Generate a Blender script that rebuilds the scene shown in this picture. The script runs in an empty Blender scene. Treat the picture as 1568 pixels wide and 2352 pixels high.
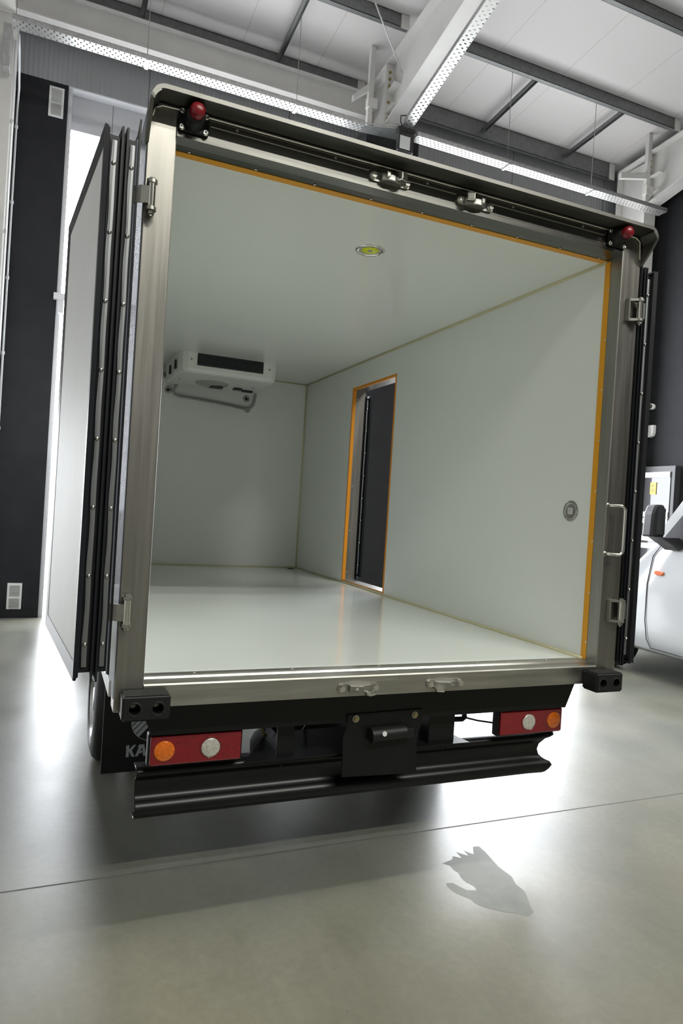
import bpy, bmesh, math, random
from mathutils import Vector, Matrix
random.seed(7)
SC = bpy.context.scene
COL = SC.collection
PI = math.pi

# ------------------------------------------------------------------ camera, sky, lights, exposure
CAM = Vector((-0.3499, -2.5663, 1.5979))
YAW, PITCH, ROLL = 0.4014, -0.0058, 0.0617
fw = Vector((math.sin(YAW)*math.cos(PITCH), math.cos(YAW)*math.cos(PITCH), math.sin(PITCH)))
r0 = Vector((math.cos(YAW), -math.sin(YAW), 0)); u0 = r0.cross(fw)
rt = r0*math.cos(ROLL) + u0*math.sin(ROLL); up = -r0*math.sin(ROLL) + u0*math.cos(ROLL)
cd = bpy.data.cameras.new('camera'); cam = bpy.data.objects.new('camera', cd); COL.objects.link(cam)
M4 = Matrix.Identity(4)
for i in range(3):
    M4[i][0] = rt[i]; M4[i][1] = up[i]; M4[i][2] = -fw[i]; M4[i][3] = CAM[i]
cam.matrix_world = M4
cd.sensor_fit = 'VERTICAL'; cd.sensor_height = 36; cd.sensor_width = 24; cd.lens = 36*1576.7/2352
cd.clip_start = 0.02; cd.clip_end = 300
SC.camera = cam

SC.view_settings.view_transform = 'Standard'; SC.view_settings.look = 'None'
SC.view_settings.gamma = 1.0; SC.view_settings.use_curve_mapping = False
SC.view_settings.exposure = 0.0

wd = bpy.data.worlds.new('sky'); SC.world = wd; wd.use_nodes = True
bg = wd.node_tree.nodes['Background']
bg.inputs['Color'].default_value = (0.93, 0.96, 1.0, 1); bg.inputs['Strength'].default_value = 13.5

def area(name, loc, rot, sx, sy, energy, color=(1, 1, 1), portal=False):
    l = bpy.data.lights.new(name, 'AREA'); l.shape = 'RECTANGLE'; l.size = sx; l.size_y = sy
    l.energy = energy; l.color = color
    if portal: l.cycles.is_portal = True
    o = bpy.data.objects.new(name, l); COL.objects.link(o); o.location = loc; o.rotation_euler = rot
    return o
area('door_daylight', (1.6, 6.95, 3.15), (-PI/2, 0, 0), 3.9, 6.3, 1, portal=True)
area('door_daylight', (6.2, 6.95, 3.15), (-PI/2, 0, 0), 3.9, 6.3, 1, portal=True)
area('door_daylight', (-3.3, 6.95, 1.3), (-PI/2, 0, 0), 3.8, 2.6, 1, portal=True)
LAMP = (1.0, 0.99, 0.90)
# long batten lamps under the hall roof, one row per y
ROWS = [(-0.55, 7.35, 330), (-5.5, 7.6, 370), (-7.2, 8.15, 800)]
for ly, lz, e in ROWS:
    area('batten_light', (3.4, ly, lz), (0, 0, 0), 7.0, 0.12, e, LAMP)

# ------------------------------------------------------------------ materials
def lin(c):
    return tuple(((x/255)/12.92 if x/255 <= .04045 else ((x/255+.055)/1.055)**2.4) for x in c) + (1,)
MATS = {}
def mat(name, rgb, rough=.5, metal=0, noise=0, nscale=(4, 4, 4), bump=0, coat=0, spec=.5, rvar=0, trans=0, emit=0, alpha=1):
    m = bpy.data.materials.new(name); m.use_nodes = True; nt = m.node_tree; N = nt.nodes; L = nt.links
    b = N['Principled BSDF']; b.inputs['Base Color'].default_value = rgb if len(rgb) == 4 else tuple(rgb)+(1,)
    rgb4 = b.inputs['Base Color'].default_value[:]
    b.inputs['Roughness'].default_value = rough; b.inputs['Metallic'].default_value = metal
    b.inputs['Specular IOR Level'].default_value = spec
    b.inputs['Coat Weight'].default_value = coat; b.inputs['Coat Roughness'].default_value = .08
    if trans: b.inputs['Transmission Weight'].default_value = trans
    if emit:
        b.inputs['Emission Color'].default_value = rgb4; b.inputs['Emission Strength'].default_value = emit
    if noise or bump or rvar:
        tc = N.new('ShaderNodeTexCoord'); mp = N.new('ShaderNodeMapping'); mp.inputs['Scale'].default_value = nscale
        nz = N.new('ShaderNodeTexNoise'); nz.inputs['Scale'].default_value = 1; nz.inputs['Detail'].default_value = 6
        nz.inputs['Roughness'].default_value = .6
        L.new(tc.outputs['Object'], mp.inputs['Vector']); L.new(mp.outputs['Vector'], nz.inputs['Vector'])
        if noise:
            mr = N.new('ShaderNodeMapRange'); mr.inputs['From Min'].default_value = .3; mr.inputs['From Max'].default_value = .7
            mr.inputs['To Min'].default_value = 1-noise; mr.inputs['To Max'].default_value = 1+noise
            L.new(nz.outputs['Fac'], mr.inputs['Value'])
            mx = N.new('ShaderNodeVectorMath'); mx.operation = 'SCALE'; mx.inputs[0].default_value = rgb4[:3]
            L.new(mr.outputs['Result'], mx.inputs['Scale']); L.new(mx.outputs['Vector'], b.inputs['Base Color'])
        if rvar:
            m2 = N.new('ShaderNodeMapRange'); m2.inputs['From Min'].default_value = .3; m2.inputs['From Max'].default_value = .7
            m2.inputs['To Min'].default_value = max(.02, rough-rvar); m2.inputs['To Max'].default_value = rough+rvar
            L.new(nz.outputs['Fac'], m2.inputs['Value']); L.new(m2.outputs['Result'], b.inputs['Roughness'])
        if bump:
            bp = N.new('ShaderNodeBump'); bp.inputs['Strength'].default_value = bump; bp.inputs['Distance'].default_value = .002
            L.new(nz.outputs['Fac'], bp.inputs['Height']); L.new(bp.outputs['Normal'], b.inputs['Normal'])
    MATS[name] = m
    return m

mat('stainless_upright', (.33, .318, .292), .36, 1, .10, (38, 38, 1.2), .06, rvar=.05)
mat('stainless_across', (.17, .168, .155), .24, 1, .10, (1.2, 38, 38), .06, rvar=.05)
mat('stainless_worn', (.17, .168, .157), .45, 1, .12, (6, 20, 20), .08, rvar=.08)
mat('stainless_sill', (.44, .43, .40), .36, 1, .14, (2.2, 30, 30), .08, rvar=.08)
mat('chrome', (.72, .70, .66), .16, 1)
mat('steel_dull', (.36, .355, .33), .40, 1, .1, (60, 60, 60))
mat('aluminium_strip', (.25, .26, .27), .48, 1, .06, (40, 40, 3))
mat('lining_white', (.85, .875, .845), .30, 0, .012, (1, 1, 1), 0, coat=.25)
mat('floor_lining', (.86, .90, .88), .13, 0, .02, (2, 2, 2), .0, coat=.3)
mat('outer_skin', (.42, .46, .58), .16, .35, .05, (90, 90, 90), .05, coat=.5)
mat('door_inner', (.74, .74, .73), .6, 0, .02, (3, 3, 3), spec=.3)
mat('sealant', (.66, .62, .40), .5)
mat('orange_tape', (.80, .30, .012), .42)
mat('orange_tape_amber', (.80, .36, .01), .40)
mat('rubber', (.007, .008, .011), .42, 0, .2, (8, 8, 8), spec=.3)
mat('rubber_block', (.007, .008, .008), .5, 0, .2, (50, 50, 50), .1, spec=.35)
mat('black_paint', (.005, .0055, .006), .34, 0, .15, (6, 6, 6), .03, spec=.3)
mat('black_flap', (.008, .008, .010), .55)
mat('tyre', (.012, .012, .013), .6, 0, .2, (20, 20, 20), .2)
mat('rim', (.55, .55, .55), .3, 1)
mat('lens_red', (.17, .002, .007), .16, 0, .25, (70, 70, 70), .3, coat=.6)
mat('lens_amber', (.62, .13, .004), .12, 0, .25, (90, 90, 90), .3, coat=.6)
mat('lens_clear', (.52, .50, .46), .15, .3, .3, (110, 110, 110), .4, coat=.6)
mat('dome_red', (.20, .003, .010), .35, 0, .12, (50, 50, 50), .1, coat=.1)
mat('lettering', (.5, .55, .58), .5)
mat('brass', (.38, .30, .12), .35, .8, .3, (80, 80, 80))
mat('white_label', (.60, .61, .62), .4)
mat('plastic_white', (.86, .87, .84), .38, coat=.1)
mat('grille_black', (.012, .014, .017), .35)
mat('grille_slat', (.09, .10, .11), .35)
mat('grey_hose', (.34, .35, .34), .4)
mat('phosphor', (.80, .86, .015), .45)
mat('lamp_grey', (.40, .40, .38), .35)
mat('wall_dark', (.020, .0205, .023), .75, 0, .12, (5, 5, 5), spec=.2)
mat('wall_mid', (.24, .24, .24), .7, 0, .05, (2, 2, 2))
mat('wall_light', (.55, .55, .54), .5, 0, .03, (2, 2, 2))
mat('white_steel', (.72, .705, .68), .38, 0, .04, (3, 3, 3))
mat('galvanised', (.20, .205, .205), .45, .6, .15, (14, 14, 14))
mat('galvanised_light', (.45, .45, .45), .4, .8, .2, (25, 25, 25))
mat('white_trim', (.62, .62, .64), .4)
mat('vent_white', (.75, .75, .74), .45)
mat('conduit', (.62, .64, .64), .35, .2)
mat('black_plastic', (.012, .012, .012), .35)
mat('van_paint', (.60, .615, .64), .18, 0, 0, coat=.8)
mat('van_trim', (.02, .02, .024), .38)
mat('van_glass', (.03, .035, .04), .05, 0, coat=.5)
mat('mirror_glass', (.75, .78, .78), .03, 1)
mat('repeater', (.85, .16, .02), .2, coat=.5)
mat('cabinet', (.045, .045, .05), .45)
mat('cabinet_glass', (.10, .10, .11), .08, .25)
mat('cabinet_bar', (.85, .85, .85), .4)
mat('sticker', (.85, .60, .10), .5)
mat('tarmac', (.42, .42, .41), .8, 0, .05, (1, 1, 1))
mat('batten', (.7, .7, .7), .5)

def nodes(name):
    m = bpy.data.materials.new(name); m.use_nodes = True; MATS[name] = m
    return m, m.node_tree.nodes, m.node_tree.links, m.node_tree.nodes['Principled BSDF']

def seam_mat(name, rgb, axis, period, offset, width, dark, rough=.5, ribs=0, ribstr=.3, var=.03):
    """sheet panels: thin seams every `period` along an axis, optional fine ribs."""
    m, N, L, b = nodes(name)
    b.inputs['Roughness'].default_value = rough
    tc = N.new('ShaderNodeTexCoord'); sp = N.new('ShaderNodeSeparateXYZ'); L.new(tc.outputs['Object'], sp.inputs[0])
    ad = N.new('ShaderNodeMath'); ad.operation = 'ADD'; ad.inputs[1].default_value = 100*period-offset; L.new(sp.outputs[axis], ad.inputs[0])
    md = N.new('ShaderNodeMath'); md.operation = 'MODULO'; md.inputs[1].default_value = period; L.new(ad.outputs[0], md.inputs[0])
    lt = N.new('ShaderNodeMath'); lt.operation = 'LESS_THAN'; lt.inputs[1].default_value = width; L.new(md.outputs[0], lt.inputs[0])
    nz = N.new('ShaderNodeTexNoise'); nz.inputs['Scale'].default_value = 1.2; nz.inputs['Detail'].default_value = 4; L.new(tc.outputs['Object'], nz.inputs['Vector'])
    mr = N.new('ShaderNodeMapRange'); mr.inputs['To Min'].default_value = 1-var; mr.inputs['To Max'].default_value = 1+var; L.new(nz.outputs['Fac'], mr.inputs['Value'])
    sc = N.new('ShaderNodeVectorMath'); sc.operation = 'SCALE'; sc.inputs[0].default_value = rgb; L.new(mr.outputs['Result'], sc.inputs['Scale'])
    mx = N.new('ShaderNodeMix'); mx.data_type = 'RGBA'; mx.inputs['B'].default_value = tuple(dark)+(1,)
    L.new(lt.outputs[0], mx.inputs['Factor']); L.new(sc.outputs['Vector'], mx.inputs['A']); L.new(mx.outputs['Result'], b.inputs['Base Color'])
    if ribs:
        ml = N.new('ShaderNodeMath'); ml.operation = 'MULTIPLY'; ml.inputs[1].default_value = 2*PI/ribs; L.new(sp.outputs[axis], ml.inputs[0])
        sn = N.new('ShaderNodeMath'); sn.operation = 'SINE'; L.new(ml.outputs[0], sn.inputs[0])
        bp = N.new('ShaderNodeBump'); bp.inputs['Strength'].default_value = ribstr; bp.inputs['Distance'].default_value = .004
        L.new(sn.outputs[0], bp.inputs['Height']); L.new(bp.outputs['Normal'], b.inputs['Normal'])
    return m
seam_mat('roof_sheet', (.70, .675, .665), 'X', 1.06, .62, .007, (.50, .42, .40), .5)
seam_mat('cladding', (.30, .30, .31), 'X', 1.9, .53, .014, (.12, .12, .13), .45, ribs=.055, ribstr=.5)
seam_mat('lintel_panel', (.52, .52, .54), 'X', 3.0, .12, .010, (.18, .18, .18), .4)

def tray_mat(name, axis):
    """galvanised sheet with real staggered slots (transparent)."""
    m, N, L, b = nodes(name)
    b.inputs['Base Color'].default_value = (.50, .50, .49, 1); b.inputs['Metallic'].default_value = .75; b.inputs['Roughness'].default_value = .38
    tc = N.new('ShaderNodeTexCoord'); sp = N.new('ShaderNodeSeparateXYZ'); L.new(tc.outputs['Object'], sp.inputs[0])
    other = 'Y' if axis == 'X' else 'X'
    def math_(op, a, bb=None):
        n = N.new('ShaderNodeMath'); n.operation = op
        for i, v in enumerate((a, bb)):
            if v is None: continue
            if isinstance(v, (int, float)): n.inputs[i].default_value = v
            else: L.new(v, n.inputs[i])
        return n.outputs[0]
    v = math_('ADD', sp.outputs[other], 50.0); rowi = math_('FLOOR', math_('DIVIDE', v, .045))
    fv = math_('FRACT', math_('DIVIDE', v, .045))
    u = math_('ADD', sp.outputs[axis], math_('MULTIPLY', math_('MODULO', rowi, 2.0), .03)); u = math_('ADD', u, 50.0)
    fu = math_('FRACT', math_('DIVIDE', u, .06))
    a = math_('LESS_THAN', fu, .24); c = math_('MULTIPLY', math_('GREATER_THAN', fv, .2), math_('LESS_THAN', fv, .78))
    hole = math_('MULTIPLY', a, c)
    al = math_('SUBTRACT', 1.0, hole); L.new(al, b.inputs['Alpha'])
    return m
tray_mat('tray_x', 'X'); tray_mat('tray_y', 'Y')

def floor_mat():
    m, N, L, b = nodes('polished_concrete')
    tc = N.new('ShaderNodeTexCoord')
    def noise(scale, det=8, rough=.6, map_=(1, 1, 1)):
        mp = N.new('ShaderNodeMapping'); mp.inputs['Scale'].default_value = map_; L.new(tc.outputs['Object'], mp.inputs['Vector'])
        n = N.new('ShaderNodeTexNoise'); n.inputs['Scale'].default_value = scale; n.inputs['Detail'].default_value = det; n.inputs['Roughness'].default_value = rough
        L.new(mp.outputs['Vector'], n.inputs['Vector']); return n.outputs['Fac']
    def ramp(f, a, c, p0=.3, p1=.7):
        r = N.new('ShaderNodeValToRGB'); r.color_ramp.elements[0].position = p0; r.color_ramp.elements[1].position = p1
        r.color_ramp.elements[0].color = a; r.color_ramp.elements[1].color = c; L.new(f, r.inputs['Fac']); return r.outputs['Color']
    def mix(mode, fac, a, c):
        x = N.new('ShaderNodeMix'); x.data_type = 'RGBA'; x.blend_type = mode
        if isinstance(fac, float): x.inputs['Factor'].default_value = fac
        else: L.new(fac, x.inputs['Factor'])
        L.new(a, x.inputs['A']); L.new(c, x.inputs['B']); return x.outputs['Result']
    base = ramp(noise(1.1, 5, .5), (.112, .114, .097, 1), (.182, .186, .167, 1), .28, .72)
    blot = ramp(noise(.9, 5, .55), (1, 1, 1, 1), (1.0, .94, .82, 1), .35, .85)
    fine = ramp(noise(28, 10, .7), (.86, .86, .86, 1), (1.10, 1.10, 1.10, 1))
    c = mix('MULTIPLY', .9, base, blot); c = mix('MULTIPLY', .8, c, fine)
    spk = ramp(noise(55, 2, .5), (.35, .33, .3, 1), (1, 1, 1, 1), .24, .27)
    c = mix('MULTIPLY', .7, c, spk)
    scuff = ramp(noise(3.2, 7, .62, (1.0, .28, 1)), (.84, .84, .83, 1), (1.08, 1.08, 1.09, 1), .32, .68)
    c = mix('MULTIPLY', .75, c, scuff)
    tint = ramp(noise(.55, 3, .5), (.97, 1.0, .97, 1), (1.05, .99, .88, 1), .40, .70)
    c = mix('MULTIPLY', .8, c, tint)
    L.new(c, b.inputs['Base Color'])
    # dried water mark: polished film with its own outline
    sp = N.new('ShaderNodeSeparateXYZ'); L.new(tc.outputs['Object'], sp.inputs[0])
    r = N.new('ShaderNodeMapRange'); r.inputs['To Min'].default_value = .25; r.inputs['To Max'].default_value = .37
    r.inputs['From Min'].default_value = .1; r.inputs['From Max'].default_value = .9
    L.new(noise(1.6, 4, .5), r.inputs['Value']); L.new(r.outputs['Result'], b.inputs['Roughness'])
    b.inputs['Specular IOR Level'].default_value = .35
    bp = N.new('ShaderNodeBump'); bp.inputs['Strength'].default_value = .05; bp.inputs['Distance'].default_value = .003
    L.new(noise(9, 8, .7), bp.inputs['Height']); L.new(bp.outputs['Normal'], b.inputs['Normal'])
floor_mat()
mat('water_mark', (.16, .165, .15), .55, 0, .22, (5, 5, 5), 0, spec=.35)
mat('joint', (.085, .085, .08), .7, 0, .3, (12, 12, 12))

# ------------------------------------------------------------------ mesh builder
class MB:
    def __init__(s): s.bm = bmesh.new(); s.X = None
    def _tf(s, vs):
        if s.X is not None:
            for v in vs: v.co = s.X @ v.co
    def box(s, x0, x1, y0, y1, z0, z1, bev=0, seg=2):
        t = bmesh.new(); g = bmesh.ops.create_cube(t, size=1)
        for v in t.verts:
            v.co = Vector(((x0+x1)/2 + v.co.x*(x1-x0), (y0+y1)/2 + v.co.y*(y1-y0), (z0+z1)/2 + v.co.z*(z1-z0)))
        if bev: bmesh.ops.bevel(t, geom=t.edges[:], offset=bev, segments=seg, affect='EDGES', profile=.5)
        s._merge(t); return s
    def _merge(s, t):
        if s.X is not None:
            for v in t.verts: v.co = s.X @ v.co
            if s.X.to_3x3().determinant() < 0: bmesh.ops.reverse_faces(t, faces=t.faces[:])
        me = bpy.data.meshes.new('tmp'); t.to_mesh(me); t.free(); s.bm.from_mesh(me); bpy.data.meshes.remove(me)
    def cyl(s, p0, p1, r0, r1=None, n=24, caps=True, smooth=True):
        r1 = r0 if r1 is None else r1
        p0, p1 = Vector(p0), Vector(p1); d = (p1-p0); q = d.normalized()
        a = q.orthogonal().normalized(); b = q.cross(a)
        t = bmesh.new(); A = []; B = []
        for i in range(n):
            w = a*math.cos(2*PI*i/n) + b*math.sin(2*PI*i/n)
            A.append(t.verts.new(p0+w*r0)); B.append(t.verts.new(p1+w*r1))
        for i in range(n):
            f = t.faces.new((A[i], A[(i+1) % n], B[(i+1) % n], B[i])); f.smooth = smooth
        if caps: t.faces.new(A[::-1]); t.faces.new(B)
        t.normal_update()
        for e in t.edges:
            if len(e.link_faces) == 2 and abs(e.link_faces[0].normal.dot(e.link_faces[1].normal)) < .5: e.smooth = False
        s._merge(t); return s
    def lathe(s, prof, origin, axis, n=40, smooth=True, closed=False):
        """prof: (radius, height) along axis."""
        o = Vector(origin); q = Vector(axis).normalized(); a = q.orthogonal().normalized(); b = q.cross(a)
        t = bmesh.new(); rings = []
        for (r, h) in prof:
            if r < 1e-6: rings.append([t.verts.new(o+q*h)])
            else: rings.append([t.verts.new(o+q*h+(a*math.cos(2*PI*i/n)+b*math.sin(2*PI*i/n))*r) for i in range(n)])
        pr = list(zip(rings, rings[1:]))
        if closed: pr.append((rings[-1], rings[0]))
        for R0, R1 in pr:
            for i in range(n):
                j = (i+1) % n
                vs = [R0[i] if len(R0) > 1 else R0[0], R0[j] if len(R0) > 1 else None, R1[j] if len(R1) > 1 else R1[0], R1[i] if len(R1) > 1 else None]
                vs = [v for v in vs if v is not None]
                if len(vs) >= 3:
                    f = t.faces.new(vs); f.smooth = smooth
        s._merge(t); return s
    def tube(s, pts, r, n=12, caps=True, closed=False):
        pts = [Vector(p) for p in pts]; t = bmesh.new(); rings = []; m = len(pts)
        prev = None
        for i, p in enumerate(pts):
            if closed: d = (pts[(i+1) % m]-pts[i-1]).normalized()
            else: d = (pts[min(i+1, m-1)]-pts[max(i-1, 0)]).normalized()
            if prev is None: a = d.orthogonal().normalized()
            else:
                a = prev - d*prev.dot(d); a.normalize()
            prev = a; b = d.cross(a)
            rings.append([t.verts.new(p+(a*math.cos(2*PI*k/n)+b*math.sin(2*PI*k/n))*r) for k in range(n)])
        idx = list(zip(rings, rings[1:]))
        if closed: idx.append((rings[-1], rings[0]))
        for R0, R1 in idx:
            for k in range(n):
                f = t.faces.new((R0[k], R0[(k+1) % n], R1[(k+1) % n], R1[k])); f.smooth = True
        if caps and not closed: t.faces.new(rings[0][::-1]); t.faces.new(rings[-1])
        s._merge(t); return s
    def prism(s, poly, axis, a0, a1, bev=0, smooth=False):
        """poly in the two other axes (order xyz), extruded from a0 to a1 along axis."""
        t = bmesh.new(); i = 'xyz'.index(axis); oth = [k for k in range(3) if k != i]
        def P(p, a):
            c = [0, 0, 0]; c[i] = a; c[oth[0]] = p[0]; c[oth[1]] = p[1]; return t.verts.new(c)
        A = [P(p, a0) for p in poly]; B = [P(p, a1) for p in poly]; n = len(poly)
        fa = t.faces.new(A[::-1]); fb = t.faces.new(B)
        for k in range(n):
            f = t.faces.new((A[k], A[(k+1) % n], B[(k+1) % n], B[k])); f.smooth = smooth
        bmesh.ops.recalc_face_normals(t, faces=t.faces[:])
        if bev: bmesh.ops.bevel(t, geom=t.edges[:], offset=bev, segments=2, affect='EDGES', profile=.5)
        if len(poly) > 4: bmesh.ops.triangulate(t, faces=[f for f in t.faces if len(f.verts) > 4])
        s._merge(t); return s
    def quad(s, *pts):
        t = bmesh.new(); t.faces.new([t.verts.new(p) for p in pts]); s._merge(t); return s
    def build(s, name, m, parent=None):
        me = bpy.data.meshes.new(name); s.bm.to_mesh(me); s.bm.free()
        if m: me.materials.append(MATS[m])
        o = bpy.data.objects.new(name, me); COL.objects.link(o)
        if parent is not None: attach(o, parent)
        return o

def attach(o, parent, wloc=(0, 0, 0)):
    """parent without rotation or scale: keep o at world location wloc."""
    pw = Vector((0, 0, 0)); p = parent
    while p is not None: pw += p.location; p = p.parent
    o.parent = parent; o.location = Vector(wloc)-pw

def thing(name, label, cat, loc, group=None):
    o = bpy.data.objects.new(name, None); COL.objects.link(o); o.location = loc; o.empty_display_size = .1
    o['label'] = label; o['category'] = cat
    if group: o['group'] = group
    return o
def tag(o, label, cat, group=None):
    o['label'] = label; o['category'] = cat
    if group: o['group'] = group
    return o
def struct(o): o['kind'] = 'structure'; return o
def copies(proto_mesh, name, places, parent, rot=None):
    out = []
    for p in places:
        o = bpy.data.objects.new(name, proto_mesh) ; COL.objects.link(o); attach(o, parent, p)
        if rot: o.rotation_euler = rot
        out.append(o)
    return out
def dup_tree(o, dloc, parent=None):
    c = o.copy(); COL.objects.link(c)
    if parent is None: c.location = o.location+Vector(dloc)
    else: c.parent = parent
    for ch in [x for x in bpy.data.objects if x.parent == o]: dup_tree(ch, dloc, c)
    return c
def mesh_of(mb, name, m):
    me = bpy.data.meshes.new(name); mb.bm.to_mesh(me); mb.bm.free(); me.materials.append(MATS[m]); return me

# ------------------------------------------------------------------ the hall
YB = 6.75; XL = -5.8; XC = -0.985; XR = 8.6; YR = -16.0
def zr(y): return 7.75+(6.5-y)*0.0805
struct(MB().box(XL-.2, XR+.2, YR-.2, YB+.25, -.2, 0).build('floor', 'polished_concrete'))
struct(MB().box(-30, 40, YB+.25, 70, -.22, -.02).build('floor_outside', 'tarmac'))
mb = MB(); mb.prism([(YR-.2, zr(YR-.2)), (YB+.3, zr(YB+.3)), (YB+.3, zr(YB+.3)+.15), (YR-.2, zr(YR-.2)+.15)], 'x', XL-.2, XR+.2)
struct(mb.build('ceiling', 'roof_sheet'))
struct(MB().box(XL-.2, XL, YR, YB+.2, 0, zr(YR)).build('wall_left', 'wall_light'))
struct(MB().box(XR, XR+.2, YR, YB+.2, 0, zr(YR)).build('wall_right', 'wall_dark'))
struct(MB().box(XL-.2, XR+.2, YR-.2, YR, 0, zr(YR)+.1).build('wall_rear', 'wall_mid'))
ZD = 6.62; D1 = (-.415, 3.55); D2 = (4.32, 8.2); D3 = (-5.2, -1.5)
mb = MB(); mb.box(XL, D3[0], YB, YB+.2, 0, ZD); mb.box(D3[1], D1[0], YB, YB+.2, 0, ZD); mb.box(D1[1], D2[0], YB, YB+.2, 0, ZD); mb.box(D2[1], XR, YB, YB+.2, 0, ZD)
struct(mb.build('wall_back', 'wall_dark'))
struct(MB().box(XL, XR, YB, YB+.2, ZD, zr(YB)+.05).build('wall_back_upper', 'cladding'))
for k, (a, b) in enumerate((D1, D2, D3)):
    mb = MB(); mb.box(a, a+.05, YB+.02, YB+.22, 0, ZD); mb.box(b-.05, b, YB+.02, YB+.22, 0, ZD)
    mb.box(a, b, YB+.0, YB+.22, ZD-.015, ZD)
    f = struct(mb.build('trim_%d' % (k+1), 'white_trim'))
    d = struct(MB().box(a+.05, b-.05, YB+.16, YB+.22, 6.17 if k < 2 else 2.6, ZD-.015).build('door_%d' % (k+1), 'lintel_panel'))
struct(MB().box(XC, D1[0]-.07, YB-.012, YB, 0, .11).build('baseboard_back', 'wall_dark'))
# light strip of guide rail on the left jamb
b = thing('guide_bracket', 'white bracket on the left door jamb behind the folded truck door', 'bracket', (-.37, YB-.03, 3.95))
MB().box(-.45, -.28, YB-.06, YB-.001, 3.96, 4.04, .004).build('plate', 'white_trim', b)
MB().box(-.40, -.33, YB-.055, YB-.001, 3.80, 3.96, .004).build('foot', 'white_trim', b)

# floor joint and dried water mark
mb = MB(); mb.box(XL, XR, .403, .411, 0, .0008); tag(mb.build('floor_joint', 'joint'), 'straight saw-cut joint line across the concrete floor behind the truck', 'joint')

def poly_patch(pts, z, name, m):
    t = bmesh.new(); vs = [t.verts.new((x, y, z)) for x, y in pts]; f = t.faces.new(vs)
    if f.normal.z < 0: bmesh.ops.reverse_faces(t, faces=[f])
    bmesh.ops.triangulate(t, faces=t.faces[:])
    mb = MB(); mb._merge(t); return mb.build(name, m)
WM = __import__('json').loads('[[1.39, 0.102], [1.456, 0.122], [1.476, 0.147], [1.508, 0.119], [1.513, 0.177], [1.535, 0.146], [1.553, 0.13], [1.556, 0.178], [1.582, 0.133], [1.62, 0.196], [1.653, 0.195], [1.651, 0.137], [1.63, 0.002], [1.637, -0.089], [1.616, -0.139], [1.617, -0.207], [1.565, -0.306], [1.555, -0.34], [1.509, -0.361], [1.503, -0.342], [1.477, -0.322], [1.439, -0.307], [1.401, -0.275], [1.378, -0.255], [1.362, -0.232], [1.355, -0.212], [1.354, -0.182], [1.332, -0.154], [1.314, -0.116], [1.311, -0.068], [1.32, -0.048], [1.349, -0.054], [1.36, -0.083], [1.378, -0.122], [1.42, -0.134], [1.424, -0.102], [1.408, -0.063], [1.409, -0.021], [1.421, 0.011], [1.411, 0.036], [1.416, 0.079]]')
tag(poly_patch(WM, .0003, 'water_mark', 'water_mark'), 'matte grey dried water mark with ragged edge on the floor', 'stain')

# roof beams, rafters and purlins
def ibeam(mb, p0, p1, w, h, tf=.014, tw=.010, up_=Vector((0, 0, 1))):
    p0, p1 = Vector(p0), Vector(p1); d = (p1-p0); Ln = d.length; q = d.normalized(); sd = q.cross(up_).normalized(); u = sd.cross(q)
    X = Matrix.Identity(4)
    for i in range(3): X[i][0] = q[i]; X[i][1] = sd[i]; X[i][2] = u[i]; X[i][3] = p0[i]
    old = mb.X; mb.X = X
    mb.box(0, Ln, -w/2, w/2, -h, -h+tf); mb.box(0, Ln, -w/2, w/2, -tf, 0); mb.box(0, Ln, -tw/2, tw/2, -h+tf, -tf)
    mb.X = old
def portal(xc, label, k):
    t = thing('portal_frame', label, 'beam', (xc, 6.2, 0), 'white steel portal frames')
    w = .12; ye = 5.85; y1 = 3.0
    zt = lambda y: zr(y)-.175; zb = lambda y: 6.79+(ye-y)*.222
    mb = MB(); mb.prism([(ye, zb(ye)), (y1, zb(y1)), (y1, zt(y1)), (ye, zt(ye))], 'x', xc-.006, xc+.006); mb.build('haunch_web', 'white_steel', t)
    mb = MB(); mb.prism([(ye, zb(ye)), (y1, zb(y1)), (y1, zb(y1)-.018), (ye, zb(ye)-.018)], 'x', xc-w, xc+w); mb.build('haunch_flange', 'white_steel', t)
    mb = MB(); mb.prism([(6.50, zt(6.50)), (YR, zt(YR)), (YR, zt(YR)-.018), (6.50, zt(6.50)-.018)], 'x', xc-w, xc+w)
    zl = lambda y: zr(y)-.175-.42
    mb.prism([(y1, zl(y1)), (YR, zl(YR)), (YR, zl(YR)-.018), (y1, zl(y1)-.018)], 'x', xc-w, xc+w)
    mb.prism([(y1, zl(y1)), (YR, zl(YR)), (YR, zt(YR)), (y1, zt(y1))], 'x', xc-.006, xc+.006)
    mb.build('rafter', 'white_steel', t)
    mb = MB(); mb.box(xc-w, xc+w, 6.48, 6.50, 0, zt(6.5)); mb.box(xc-w, xc+w, ye+.02, ye+.04, 0, zt(ye)-.02); mb.box(xc-.006, xc+.006, ye+.04, 6.48, 0, zt(6.5)-.02)
    mb.build('column', 'white_steel', t)
    mb = MB(); mb.box(xc-w, xc+w, ye, ye+.018, 6.74, 7.56); mb.build('end_plate', 'white_steel', t)
    for z in (6.92, 7.20):
        for s_ in (-1, 1):
            mb = MB(); mb.prism([(ye-.22, z+.03), (ye-.10, z+.01), (ye-.001, z), (ye-.001, z+.012), (ye-.10, z+.022), (ye-.22, z+.042)], 'x', min(xc+s_*.008, xc+s_*(w-.01)), max(xc+s_*.008, xc+s_*(w-.01))); mb.build('stiffener', 'white_steel', t)
    bm2 = mesh_of(MB().cyl((0, 0, 0), (0, -.018, 0), .020, n=6, smooth=False), 'bolt', 'brass')
    copies(bm2, 'bolt', [(xc-.075, ye, z) for z in (6.86, 7.08, 7.30, 7.39, 7.48)], t)
    return t
pf = portal(3.61, 'white steel portal frame rising over the truck box and black floodlight', 0)
portal(8.32, 'white steel portal frame at the dark right wall above the van', 0)
portal(-1.105, 'white steel portal frame in the left corner carrying the thin conduits', 0)
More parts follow.
